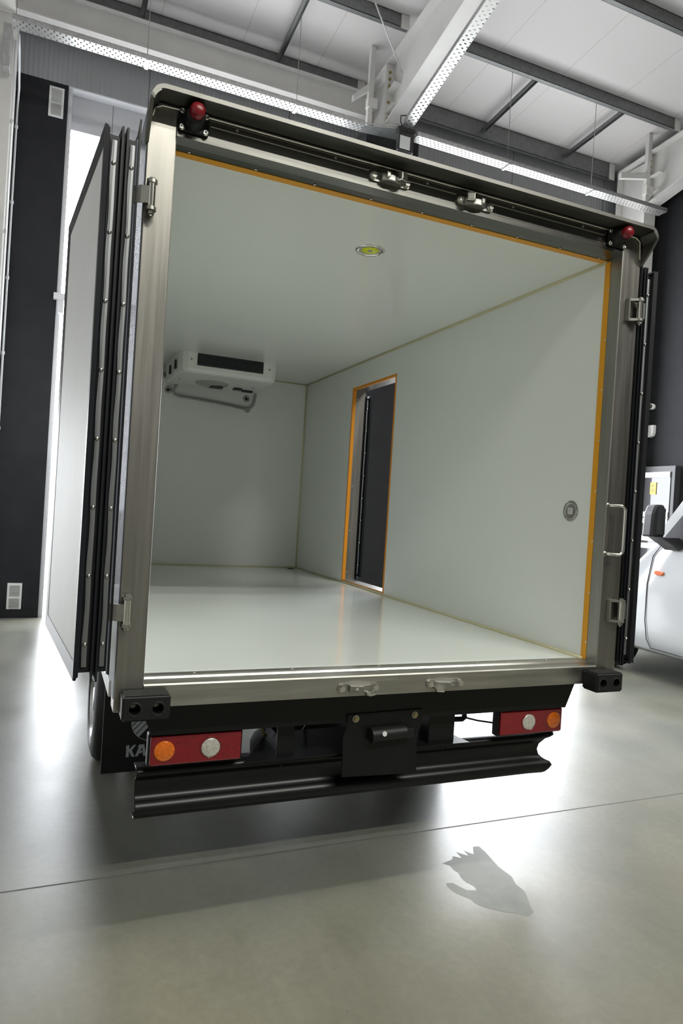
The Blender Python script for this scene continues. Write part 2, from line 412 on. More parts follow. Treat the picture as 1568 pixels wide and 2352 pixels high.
cs = MB().box(3.22, 4.0, 5.78, YB-.001, 0, 6.64, .004).build('wall_back_pier', 'wall_dark'); struct(cs)

mb = MB(); ibeam(mb, (-1.01, 6.38, 7.43), (3.50, 6.38, 7.43), .16, .34); eb = mb.build('beam', 'white_steel')
eb.name = 'eaves_beam'; tag(eb, 'white painted steel beam spanning the left bay above the cable tray', 'beam')
def purlin(x0, x1, y, h, label):
    t = thing('purlin', label, 'purlin', (x0, y, zr(y)-h), 'grey purlins under the roof')
    zt = zr(y)-.004
    mb = MB(); mb.prism([(y-.035, zt-.006), (y+.035, zt-.006), (y+.035, zt), (y-.035, zt)], 'x', x0, x1)
    mb.prism([(y-.035, zt-h), (y-.030, zt-h), (y-.030, zt), (y-.035, zt)], 'x', x0, x1)
    mb.prism([(y-.035, zt-h), (y+.035, zt-h), (y+.035, zt-h+.006), (y-.035, zt-h+.006)], 'x', x0, x1)
    mb.prism([(y+.030, zt-h), (y+.035, zt-h), (y+.035, zt-h+.03), (y+.030, zt-h+.03)], 'x', x0, x1)
    mb.build('channel', 'galvanised', t)
    mb = MB(); mb.box(x0-.001, x0+.11, y-.046, y-.0355, zt-h-.01, zt); mb.build('end_cleat', 'white_steel', t)
    mb = MB(); mb.box(x1-.11, x1+.001, y-.046, y-.0355, zt-h-.01, zt); mb.build('end_cleat', 'white_steel', t)
    return t
NB = [('left bay', -.98, 3.485), ('right bay', 3.735, 8.195)]
for bn, a, b in NB:
    for i, y in enumerate((6.62, 5.30, 3.87, 2.44, 1.01, -.42)):
        where = ['directly above the back wall', 'second out from the back wall', 'third out from the back wall', 'fourth out from the back wall', 'fifth out from the back wall', 'sixth out from the back wall'][i]
        purlin(a, b, y, .16 if i else .26, 'dark grey purlin of the %s, %s' % (bn, where))
for x, lb in ((.385, 'above the far left hanging wire'), (2.165, 'above the middle wire of the left bay'), (5.54, 'nearer the central portal frame'), (7.13, 'nearer the right wall')):
    y0, y1 = 5.345, 6.575; z0, z1 = zr(y0)-.11, zr(y1)-.11
    mb = MB(); mb.prism([(y0, z0), (y1, z1), (y1, z1+.004), (y0, z0+.004)], 'x', x-.03, x+.03)
    mb.prism([(y0, z0), (y1, z1), (y1, z1-.05), (y0, z0-.05)], 'x', x-.03, x-.026); mb.prism([(y0, z0), (y1, z1), (y1, z1-.05), (y0, z0-.05)], 'x', x+.026, x+.03)
    o = mb.build('purlin_strut', 'galvanised'); tag(o, 'thin grey strut between purlins, '+lb, 'strut', 'struts between the purlins')
# slender roof brace
o = MB().tube([(3.595, 5.62, 7.38), (2.90, 5.02, 7.66)], .009).build('brace_rod', 'white_steel'); tag(o, 'thin white diagonal brace rod running up to the roof at the portal frame', 'rod')
# white bracing posts beside the portal frames
def brace_post(x, label, s, z0, z1):
    y = 5.93 if s > 0 else 5.72
    t = thing('bracing_post', label, 'post', (x, y, z0), 'white bracing posts')
    MB().box(x-.035, x+.035, y-.035, y+.035, z0, z1, .004).build('post', 'white_steel', t)
    mb = MB()
    mb.prism([(x-.03, z0+.56), (x-.25, z0+.34), (x-.25, z0+.26), (x-.03, z0+.45)] if s > 0 else [(x-.03, z0+.56), (x-.55, z0+.44), (x-.55, z0+.35), (x-.03, z0+.47)], 'y', y-.03, y+.03); mb.build('arm', 'white_steel', t)
    MB().box(x-.05, x+.09, y-.06, y+.03, z0+.22, z0+.36, .006).build('box_cap', 'white_steel', t)
brace_post(3.30, 'white square post with diagonal arm left of the central portal frame', 1, 6.74, zr(5.93)-.001)
brace_post(8.06, 'white square post with side arm in front of the right portal frame', -1, 6.62, zr(5.72)-.001)

# cable trays
def tray(p0, p1, w, m, name_label, axis):
    p0, p1 = Vector(p0), Vector(p1)
    t = thing('cable_tray', name_label, 'cable tray', p0, 'perforated cable trays')
    if axis == 'x':
        MB().box(p0.x, p1.x, p0.y-w/2, p0.y+w/2, p0.z, p0.z+.002).build('perforated_base', m, t)
        for yy in (p0.y-w/2, p0.y+w/2):
            mb = MB(); mb.box(p0.x, p1.x, yy-.002, yy+.002, p0.z+.001, p0.z+.052); mb.box(p0.x, p1.x, yy-.005, yy+.005, p0.z+.050, p0.z+.056)
            mb.build('side_rail', 'galvanised_light', t)
    else:
        mb = MB(); mb.prism([(p0.y, p0.z), (p1.y, p1.z), (p1.y, p1.z+.002), (p0.y, p0.z+.002)], 'x', p0.x-w/2, p0.x+w/2); mb.build('perforated_base', m, t)
        for xx in (p0.x-w/2, p0.x+w/2):
            mb = MB(); mb.prism([(p0.y, p0.z), (p1.y, p1.z), (p1.y, p1.z+.055), (p0.y, p0.z+.055)], 'x', xx-.002, xx+.002); mb.build('side_rail', 'galvanised_light', t)
    return t
TZ = 6.47
t1 = tray((-.985, 5.575, TZ), (3.06, 5.575, TZ), .17, 'tray_x', 'galvanised perforated cable tray hung below the white beam, left bay', 'x')
t2 = tray((3.76, 5.455, TZ), (8.16, 5.455, TZ), .17, 'tray_x', 'galvanised perforated cable tray over the truck towards the right wall', 'x')
def wires(t, xs, yt):
    for x in xs:
        MB().tube([(x, yt, TZ+.01), (x, yt, zr(yt)-(.166 if t is t1 else .001))], .0045, 8).build('hanging_wire', 'galvanised_light', t)
        MB().box(x-.02, x+.02, yt-.095, yt+.095, TZ-.012, TZ-.003).build('cross_bracket', 'galvanised_light', t)
wires(t1, (.385, 2.165), 5.575); wires(t2, (5.22, 6.72), 5.455)
# corner piece with kinked rails
mb = MB(); mb.quad((3.06, 5.495, TZ+.001), (3.46, 5.36, TZ+.001), (3.62, 5.40, TZ+.001), (3.62, 5.60, TZ+.001), (3.06, 5.665, TZ+.001)); mb.build('bend_plate', 'galvanised', t1)
mb = MB(); mb.tube([(3.06, 5.49, TZ+.03), (3.30, 5.42, TZ+.03), (3.46, 5.30, TZ+.03)], .008); mb.build('bend_rail', 'galvanised_light', t1)
t3 = tray((3.556, 5.26, TZ+.01), (3.556, 2.5, TZ+.01+.662), .14, 'tray_y', 'galvanised cable tray climbing along the underside of the white haunch', 'y')

# tray drop on the left wall and conduits
o = MB().box(-1.075, -1.0, 5.66, 5.82, 6.06, 6.52, .003).build('drop_channel', 'galvanised_light'); tag(o, 'short galvanised vertical channel at the left end of the cable tray', 'channel')
def conduit(x, y, z1, label, zs, elbow):
    t = thing('conduit', label, 'pipe', (x, y, .02), 'white conduits in the left corner')
    MB().tube([(x, y, .02), (x, y, z1)] + elbow, .0125, 12).build('pipe', 'conduit', t)
    for z in zs:
        MB().lathe([(.013, -.02), (.020, -.02), (.020, .02), (.013, .02)], (x, y, z), (0, 0, 1), 16, closed=True).build('clip', 'white_trim', t)
conduit(-.965, 6.62, 6.10, 'thin white conduit running down the dark wall beside the left corner', (5.9, 5.0, 4.1, 3.2, 2.3, 1.4), [(-.95, 6.5, 6.3), (-.94, 6.1, 6.45), (-.93, 5.75, 6.48)])
conduit(-.965, 5.90, 6.10, 'thin white conduit on the pale left wall, leftmost of the two', (5.6, 4.4, 3.1, 1.9), [(-.965, 5.88, 6.30), (-.96, 5.80, 6.44)])

# louvred vent covers
def vent(x0, x1, z0, z1, label, y=YB):
    t = thing('vent_cover', label, 'vent', ((x0+x1)/2, y, z0), 'white louvred vent covers')
    MB().box(x0, x1, y-.012, y-.0005, z0, z1, .003).build('frame', 'vent_white', t)
    zm = z0+(z1-z0)*.47
    for a, b in ((z0+.03, zm-.015), (zm+.02, z1-.03)):
        mb = MB(); n = 11
        for i in range(n):
            z = a+(b-a)*i/(n-1)
            mb.prism([(y-.012, z-.004), (y-.020, z-.006), (y-.020, z-.003), (y-.012, z+.001)], 'x', x0+.025, x1-.025)
        mb.build('louvres', 'lamp_grey', t)
vent(-.632, -.462, 6.19, 6.56, 'white double louvred vent cover high on the dark wall near the door head')
vent(-.775, -.610, .10, .43, 'white double louvred vent cover low on the dark wall near the floor')

# floodlight hung at the tray corner
t = thing('floodlight', 'black floodlight with pale front panel hanging where the cable trays meet', 'floodlight', (3.60, 5.42, 6.5))
MB().box(3.44, 3.66, 5.26, 5.35, 6.16, 6.44, .012).build('housing', 'black_plastic', t)
MB().box(3.455, 3.60, 5.252, 5.2595, 6.18, 6.345, .003).build('diffuser', 'white_label', t)
MB().box(3.43, 3.67, 5.25, 5.36, 6.40, 6.46, .01).build('top_bracket', 'black_plastic', t)
mb = MB(); mb.tube([(3.50, 5.28, 6.45), (3.44, 5.24, 6.50), (3.43, 5.22, 6.56), (3.50, 5.22, 6.58), (3.56, 5.22, 6.54)], .008); mb.build('cable', 'black_plastic', t)

# right wall: sensors and distribution cabinet
t = thing('wall_sensor', 'small round white and black sensor above the white bell box on right wall', 'sensor', (XR, 5.72, 3.53))
MB().lathe([(0, 0), (.045, 0), (.05, .03), (.05, .07), (0, .07)], (XR, 5.80, 3.555), (-1, 0, 0), 24).build('base', 'vent_white', t)
MB().lathe([(0, .07), (.035, .07), (.035, .10), (.02, .115), (0, .115)], (XR, 5.80, 3.555), (-1, 0, 0), 24).build('eye', 'black_plastic', t)
t = thing('alarm_box', 'small white rounded alarm box on the dark right wall', 'alarm', (XR, 5.78, 3.1))
mb = MB(); mb.prism([(5.72, 3.12), (5.74, 3.07), (5.80, 3.05), (5.86, 3.07), (5.88, 3.12), (5.88, 3.25), (5.72, 3.25)], 'x', XR-.07, XR-.001, .008); mb.build('cover', 'vent_white', t)
t = thing('distribution_cabinet', 'wall-mounted dark cabinet with glass front, white bars and yellow sticker', 'electrical cabinet', (XR, 5.6, 1.0))
cy0, cy1, cz0, cz1 = 5.19, 5.82, .9, 2.57
MB().box(XR-.12, XR-.001, cy0, cy1, cz0, cz1, .006).build('case', 'cabinet', t)
MB().box(XR-.132, XR-.1205, cy0+.07, cy1-.05, cz0+.06, cz1-.09, .002).build('glass_door', 'cabinet_glass', t)
for zc in (2.43, 2.02-.22, 1.90-.20, 1.42, 1.30):
    MB().box(XR-.145, XR-.1325, cy0+.08, cy1-.05, zc-.042, zc+.042, .002).build('cover_bar', 'cabinet_bar', t)
s = MB().box(XR-.146, XR-.1325, 5.52, 5.63, 2.12, 2.31).build('sticker', 'sticker', t)
s['label'] = 'yellow warning sticker'
mb = MB(); mb.prism([(5.575, 2.275), (5.59, 2.275), (5.578, 2.255), (5.592, 2.255), (5.565, 2.225), (5.574, 2.248), (5.562, 2.248)], 'x', XR-.148, XR-.1462)
for z in (2.195, 2.175, 2.155): mb.box(XR-.1475, XR-.1462, 5.545, 5.605, z, z+.008)
mb.build('printing', 'cabinet', s)

# hall lamp housings on their rows
for ly, lz, e in ROWS:
    t = thing('batten_lamp', 'long white batten lamp under the hall roof, '+{-.55: 'directly above the camera side of the truck', -5.5: 'second row back', -7.2: 'rearmost row'}[ly], 'lamp', (3.4, ly, lz), 'batten lamps')
    MB().box(-.1, 6.9, ly-.08, ly+.08, lz+.01, lz+.07, .004).build('housing', 'batten', t)
    mb = MB()
    for x in (.4, 3.4, 6.4): mb.tube([(x, ly, lz+.06), (x, ly, zr(ly)-.01)], .004, 8)
    mb.build('hanger', 'galvanised_light', t)

# ------------------------------------------------------------------ the truck
TR = thing('refrigerated_truck', 'white refrigerated box truck seen from behind with open doors and empty body', 'truck', (1.067, 2.4, 0))
W0, W1 = 0.0, 2.132          # inner faces of the rear frame
O0, O1 = -.102, 2.250        # outer faces
ZS, ZH = .910, 2.910         # sill top and header bottom
FZ, CZ = .923, 2.903         # cargo floor and ceiling
YJ, YF = .100, 4.440         # start of the lining, bulkhead
BM = [0]
def P(name, mb, m, parent=None): return mb.build(name, m, parent or TR)
# body panels
P('left_side_panel', MB().box(O0+.002, W0, .101, YF+.08, .86, 3.0).box(O0-.003, O0, .008, YF+.08, .86, 2.985), 'outer_skin')
P('roof_panel', MB().box(O0+.004, O1-.004, .002, YF+.08, 2.97, 3.035, .01), 'outer_skin')
# linings
lw = P('left_lining', MB().box(W0-.004, W0+.002, YJ, YF, FZ, CZ), 'lining_white')
SD = (2.345, 3.175, .948, 2.675)   # side doorway y0 y1 z0 z1
mb = MB(); x0, x1 = W1, W1+.006
mb.box(x0, x1, YJ, SD[0], FZ, CZ); mb.box(x0, x1, SD[1], YF, FZ, CZ); mb.box(x0, x1, SD[0], SD[1], SD[3], CZ); mb.box(x0, x1, SD[0], SD[1], FZ, SD[2])
P('right_lining', mb, 'lining_white')
mb = MB(); x0, x1 = W1+.0065, O1-.004
mb.box(x0, x1, .125, SD[0]-.002, .86, 3.0); mb.box(x0, x1, SD[1]+.002, YF+.08, .86, 3.0); mb.box(x0, x1, SD[0]-.002, SD[1]+.002, SD[3]+.002, 3.0); mb.box(x0, x1, SD[0]-.002, SD[1]+.002, .86, SD[2]-.002)
P('right_side_panel', mb, 'outer_skin')
P('ceiling_lining', MB().box(W0, W1, YJ, YF, CZ, CZ+.05), 'lining_white')
P('cargo_floor', MB().box(W0, W1, YJ+.005, YF, FZ-.06, FZ), 'floor_lining')
P('bulkhead', MB().box(W0, W1, YF, YF+.08, .86, 2.97), 'lining_white')
# sealant beads in the corners
def bead(pts, r): return P('sealant_bead', MB().tube(pts, r, 8), 'sealant')
bead([(W1-.001, YJ-.004, CZ-.004), (W1-.004, .6, CZ-.004), (W1-.004, YF, CZ-.004)], .0095)
bead([(W1-.006, YJ-.004, FZ+.002), (W1-.004, .5, FZ+.003), (W1-.004, SD[0], FZ+.004), (W1-.004, YF, FZ+.004)], .0095)
bead([(W1-.004, YF-.004, FZ), (W1-.004, YF-.004, CZ)], .010)
bead([(W0, YF-.004, CZ-.003), (W1, YF-.004, CZ-.003)], .009)
bead([(W0, YF-.004, FZ+.003), (W1, YF-.004, FZ+.003)], .009)
MB().lathe([(0, 0), (.032, 0), (.030, .004), (.012, .006), (0, .006)], (2.02, 4.30, FZ), (0, 0, 1), 20).build('floor_drain', 'rubber', TR)

# rear frame of stainless steel
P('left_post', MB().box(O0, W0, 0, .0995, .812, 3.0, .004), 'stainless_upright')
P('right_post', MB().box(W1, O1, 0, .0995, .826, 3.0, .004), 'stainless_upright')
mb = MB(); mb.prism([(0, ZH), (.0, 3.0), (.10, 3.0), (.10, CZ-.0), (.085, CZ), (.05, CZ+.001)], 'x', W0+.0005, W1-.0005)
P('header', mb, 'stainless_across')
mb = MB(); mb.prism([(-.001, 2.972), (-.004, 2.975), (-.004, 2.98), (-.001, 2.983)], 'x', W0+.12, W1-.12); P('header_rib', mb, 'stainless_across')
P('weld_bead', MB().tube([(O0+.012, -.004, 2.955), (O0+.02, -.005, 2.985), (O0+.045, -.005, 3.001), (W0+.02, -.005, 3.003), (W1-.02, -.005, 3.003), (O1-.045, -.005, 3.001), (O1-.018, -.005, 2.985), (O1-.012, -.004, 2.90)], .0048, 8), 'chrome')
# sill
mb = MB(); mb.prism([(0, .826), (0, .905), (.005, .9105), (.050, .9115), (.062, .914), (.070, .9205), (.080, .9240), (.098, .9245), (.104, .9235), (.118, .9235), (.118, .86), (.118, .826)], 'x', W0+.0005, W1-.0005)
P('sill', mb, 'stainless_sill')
# hood above the header: bent visor with rounded corners
t = bmesh.new(); path = []
def arc(cx, cz, r, a0, a1, n=8): return [(cx+r*math.cos(a0+(a1-a0)*i/n), cz+r*math.sin(a0+(a1-a0)*i/n)) for i in range(n+1)]
path = [(O0-.006, 2.86), (O0-.006, 2.93)] + arc(O0+.049, 2.968, .055, PI, PI/2) + arc(O1-.049, 2.968, .055, PI/2, 0) + [(O1+.006, 2.93), (O1+.006, 2.865)]
path = [(x, z) for x, z in path]
def dep(x, z): return .002 + .098*min(1, max(0, (z-2.865)/.115))**.8
back, front, bi, fi = [], [], [], []
cx_, cz_ = 1.07, 2.4
for x, z in path:
    nx = -1 if x < O0+.02 else (1 if x > O1-.02 else 0); th = .012
    xi, zi = x-nx*th, z-(th if z > 2.97 else 0)
    d = dep(x, z)
    back.append(t.verts.new((x, .02, z))); front.append(t.verts.new((x, -d, z+.004*(z > 3)))); fi.append(t.verts.new((xi, -d, zi))); bi.append(t.verts.new((xi, .02, zi)))
for i in range(len(path)-1):
    for A, B in ((back, front), (front, fi), (fi, bi)):
        f = t.faces.new((A[i], A[i+1], B[i+1], B[i]))
bmesh.ops.recalc_face_normals(t, faces=t.faces[:])
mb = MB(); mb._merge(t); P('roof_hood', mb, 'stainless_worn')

# orange tape round the openings
mb = MB(); mb.box(W0+.0, W1-.001, .094, .133, CZ-.0022, CZ-.0005); P('tape_strip', mb, 'orange_tape_amber')
mb = MB(); mb.box(W1-.0022, W1-.0005, .074, .109, FZ+.002, CZ-.006); P('tape_strip', mb, 'orange_tape_amber')
y0, y1, z0, z1 = SD
mb = MB(); e = .020
mb.box(W1-.0018, W1-.0002, y1, y1+.014, z0-.012, z1+e); mb.box(W1-.0018, W1-.0002, y0-.022, y0, z0-.012, z1+e)
mb.box(W1-.0018, W1-.0002, y0, y1, z1, z1+e); mb.box(W1-.0018, W1-.0002, y0, y1, z0-.008, z0)
P('doorway_tape', mb, 'orange_tape')
mb = MB(); mb.box(W1, W1+.030, y1-.0022, y1-.001, z0, z1); mb.box(W1, W1+.018, y0, y1, z1-.0022, z1-.001)
P('doorway_tape', mb, 'orange_tape')
mb = MB(); mb.box(W1+.0065, O1, y1-.001, y1+.002, z0, z1); mb.box(W1+.0065, O1, y0-.002, y0+.001, z0, z1); mb.box(W1+.0065, O1, y0, y1, z1-.001, z1+.002); mb.box(W1+.001, O1, y0, y1, z0-.002, z0+.001)
P('doorway_jamb', mb, 'stainless_upright')
scr_m = mesh_of(MB().lathe([(.0055, 0), (.0055, .0015), (.0035, .003), (0, .003)], (0, 0, 0), (0, 0, 1), 12), 'screw', 'chrome')
copies(scr_m, 'screw', [(x, .082, CZ-.001) for x in (.06, .32, .568, .821, 1.069, 1.323, 1.573, 1.823, 2.065)], TR, (PI, 0, 0))
copies(scr_m, 'screw', [(W1-.0005, .080, z) for z in (2.759, 2.511, 2.262, 2.01, 1.759, 1.51, 1.255, 1.009)], TR, (0, -PI/2, 0))
copies(scr_m, 'screw', [(x, .090, .9250) for x in (.20, .60, 1.0, 1.5, 1.9)], TR)
copies(scr_m, 'screw', [(W1+.045, SD[1]-.001, z) for z in (1.02, 1.4, 1.8, 2.2, 2.6)], TR, (PI/2, 0, 0))
copies(scr_m, 'screw', [(W1+.05, y, SD[3]-.001) for y in (2.55, 2.9)], TR, (PI, 0, 0))
riv = mesh_of(MB().lathe([(.006, 0), (.004, .003), (0, .004)], (0, 0, 0), (0, -1, 0), 12), 'rivet', 'steel_dull')
copies(riv, 'rivet', [(x, -.0005, 2.988) for x in (.22, .62, 1.04, 1.48, 1.88)], TR)

# latch keepers
def keeper(x, z, flip, up_, label):
    k = MB(); pl = []
    r = .0185; w = .094
    pl = [(x-w+r+r*math.cos(a), z+r*math.sin(a)) for a in [PI/2+PI*i/8 for i in range(9)]] + [(x+w-r+r*math.cos(a), z+r*math.sin(a)) for a in [-PI/2+PI*i/8 for i in range(9)]]
    k.prism(pl, 'y', -.007, .0); k = k.build('latch_keeper', 'steel_dull', TR); k['label'] = label
    for s in (-1, 1):
        MB().cyl((x+s*.076, -.007, z), (x+s*.076, -.020, z), .012, n=6, smooth=False).cyl((x+s*.076, -.006, z), (x+s*.076, -.010, z), .015, n=20).build('bolt', 'chrome', k)
    f = -1 if flip else 1; v = 1 if up_ else -1
    mb = MB(); a = x-.045*f; b = x+.058*f
    mb.prism([(a, -.006), (b, -.006), (b-.012*f, -.020), (a+.055*f, -.034), (a+.03*f, -.036), (a, -.022)], 'z', z-.014, z+.014, .003)
    mb.build('cam_body', 'steel_dull', k)
    mb = MB(); lx = x+.043*f
    mb.prism([(lx-.024*f, -.012), (lx+.018*f, -.010), (lx+.020*f, -.044), (lx-.012*f, -.056), (lx-.022*f, -.040)], 'z', z-.008+.0*v, z+.026*v, .004)
    mb.build('cam_lug', 'chrome', k)
    MB().box(min(x-.030*f, x-.012*f), max(x-.030*f, x-.012*f), -.040, -.018, z-.004, z+.020*v if v > 0 else z+.004, .003).build('cam_tooth', 'chrome', k)
keeper(.862, .862, False, False, 'steel latch keeper on the sill, left')
keeper(1.277, .862, True, False, 'steel latch keeper on the sill, right')
keeper(.862, 2.955, False, True, 'steel latch keeper on the header, left')
keeper(1.277, 2.952, True, True, 'steel latch keeper on the header, right')
for x in (.862, 1.277): MB().box(x-.001, x+.001, -.0012, -.0002, 2.915, 2.932).build('marker_line', 'dome_red', TR)
mb = MB(); mb.box(1.052, 1.0535, -.001, -.0002, .884, .905); mb.box(.80, 1.052, -.001, -.0002, .8835, .885); P('sheet_seam', mb, 'steel_dull')

# round marker lamps
def marker(x, z, cx_off, label):
    k = MB().box(x-.055, x+.055, -.012, 0, z-.040, z+.040, .008, 3).build('marker_lamp', 'rubber_block', TR); k['label'] = label
    MB().lathe([(.044, .010), (.036, .035), (.032, .060), (0, .060)], (x+cx_off, -.002, z+.01), (0, -1, 0), 32).build('rubber_stem', 'rubber_block', k)
    MB().lathe([(.0265, .058), (.0275, .072), (.026, .085), (.018, .094), (0, .097)], (x+cx_off, -.002, z+.01), (0, -1, 0), 32).build('lens', 'dome_red', k)
    for dx, dz in ((-.043, .030), (-.043, -.028), (.043, .030), (.043, -.028)):
        MB().lathe([(.011, .011), (.011, .016), (.006, .018), (.0025, .014), (0, .014)], (x+dx, -.001, z+dz), (0, -1, 0), 16).build('screw', 'chrome', k)
marker(.057, 2.968, 0, 'red round marker lamp on the left of the header')
marker(2.082, 2.968, .0, 'red round marker lamp on the right of the header')

# rubber buffers
def buffer_(x0, x1, label):
    z0, z1 = .806, .896
    t = bmesh.new(); bmesh.ops.create_cube(t, size=1)
    for v in t.verts: v.co = Vector(((x0+x1)/2+v.co.x*(x1-x0), -.05+v.co.y*.098, (z0+z1)/2+v.co.z*(z1-z0)))
    bmesh.ops.bevel(t, geom=t.edges[:], offset=.007, segments=3, affect='EDGES')
    mb = MB(); mb._merge(t); k = mb.build('buffer', 'rubber_block'); xm = (x0+x1)/2; zc = (z0+z1)/2-.002
    for q in (-1, 1):
        cut = MB().cyl((xm+q*.040, -.2, zc), (xm+q*.040, -.035, zc), .0195, n=28).build('cut', None)
        md = k.modifiers.new('b', 'BOOLEAN'); md.operation = 'DIFFERENCE'; md.object = cut; md.solver = 'EXACT'
        dg = bpy.context.evaluated_depsgraph_get(); me = bpy.data.meshes.new_from_object(k.evaluated_get(dg)); k.modifiers.clear(); k.data = me
        bpy.data.objects.remove(cut)
    k.data.materials.clear(); k.data.materials.append(MATS['rubber_block'])
    k.data.name = 'buffer'; attach(k, TR); k['label'] = label
    for q in (-1, 1):
        MB().lathe([(.0195, -.0005), (.022, .001), (.025, .001), (.0265, -.0005)], (xm+q*.040, -.099, zc), (0, -1, 0), 28).build('hole_rim', 'rubber_block', k)
        MB().cyl((xm+q*.040, -.035, zc), (xm+q*.040, -.045, zc), .010, n=6).build('bolt', 'steel_dull', k)
buffer_(-.082, .084, 'black rubber buffer under the left post')
buffer_(2.046, 2.208, 'black rubber buffer under the right post')

# hinges on the posts
def hinge(x, z0, z1, s, label, ub=False):
    y = -.032; zc = (z0+z1)/2
    k = MB().cyl((x, y, z0+.012), (x, y, z1-.012), .0145, n=28).build('hinge', 'chrome', TR); k['label'] = label
    for a, b in ((z0, z0+.012), (z1-.012, z1)):
        mb = MB(); mb.cyl((x, y, a), (x, y, b), .0185, n=28)
        if not ub: mb.box(x-.016, x+.016, y, -.0005, a, b, .002)
        else: mb.prism([(x, y-.018), (x, y+.018), (x-s*.055, -.0005), (x-s*.062, -.008)], 'z', a, b)
        mb.build('knuckle', 'steel_dull', k)
    if ub: MB().box(min(x-s*.055, x-s*.062), max(x-s*.055, x-s*.062), -.026, -.0005, z0, z1, .001).build('back_plate', 'steel_dull', k)
    MB().cyl((x, y, z0-.012), (x, y, z0), .012, n=6, smooth=False).cyl((x, y, z0-.020), (x, y, z0-.012), .0065, n=12).build('nut', 'steel_dull', k)
    MB().cyl((x, y, z1), (x, y, z1+.007), .011, n=6, smooth=False).build('bolt_head', 'steel_dull', k)
    # strap to the door
    mb = MB(); sx = x+s*.0
    if not ub:
        mb.prism([(x+s*.012, y-.010), (x+s*.036, y-.004), (x+s*.062, y+.020), (x+s*.060, y+.026), (x+s*.034, y+.004), (x+s*.012, y-.002)], 'z', z0+.022, z1-.026)
        mb.build('strap', 'steel_dull', k)
        mb = MB(); mb.prism([(.035, z1-.02), (.075, z1-.05), (.10, z1-.10), (.095, z0-.02), (.03, z0+.01), (-.01, z0+.03), (-.01, z1-.03)], 'x', x+s*.060, x+s*.066); mb.build('door_plate', 'black_paint', k)
    else:
        mb.box(min(x+s*.005, x+s*.03), max(x+s*.005, x+s*.03), y-.002, y+.014, z0+.016, z1-.016); mb.build('strap', 'steel_dull', k)
hinge(-.079, 2.608, 2.716, -1, 'upper left hinge barrel')
hinge(-.079, 1.128, 1.236, -1, 'lower left hinge barrel')
hinge(2.232, 2.592, 2.70, 1, 'upper right hinge barrel', True)
hinge(2.232, 1.125, 1.235, 1, 'lower right hinge barrel', True)

# grab handle on the right post
z0, z1, hx = 1.455, 1.690, 2.197
pts = [(2.135, -.004, z1+.006), (2.15, -.03, z1+.004), (2.172, -.052, z1)]
def qarc(c, a, b, n=6): return [Vector(c)+Vector(a)*math.cos(PI/2*i/n)+Vector(b)*math.sin(PI/2*i/n) for i in range(n+1)]
pts = [(2.138, -.004, z1), (2.150, -.035, z1)] + qarc((2.172, -.056, z1-.025), (0, 0, .025), (.022, -.002, 0)) + qarc((2.172, -.056, z0+.025), (.022, -.002, 0), (0, 0, -.025)) + [(2.150, -.035, z0), (2.138, -.004, z0)]
g = P('grab_handle', MB().tube(pts, .0075, 14), 'chrome')
for z in (z0, z1): MB().lathe([(.013, 0), (.013, .003), (.0085, .006), (.008, .006)], (2.139, 0, z), (0, -1, 0), 20).build('weld_collar', 'steel_dull', g)

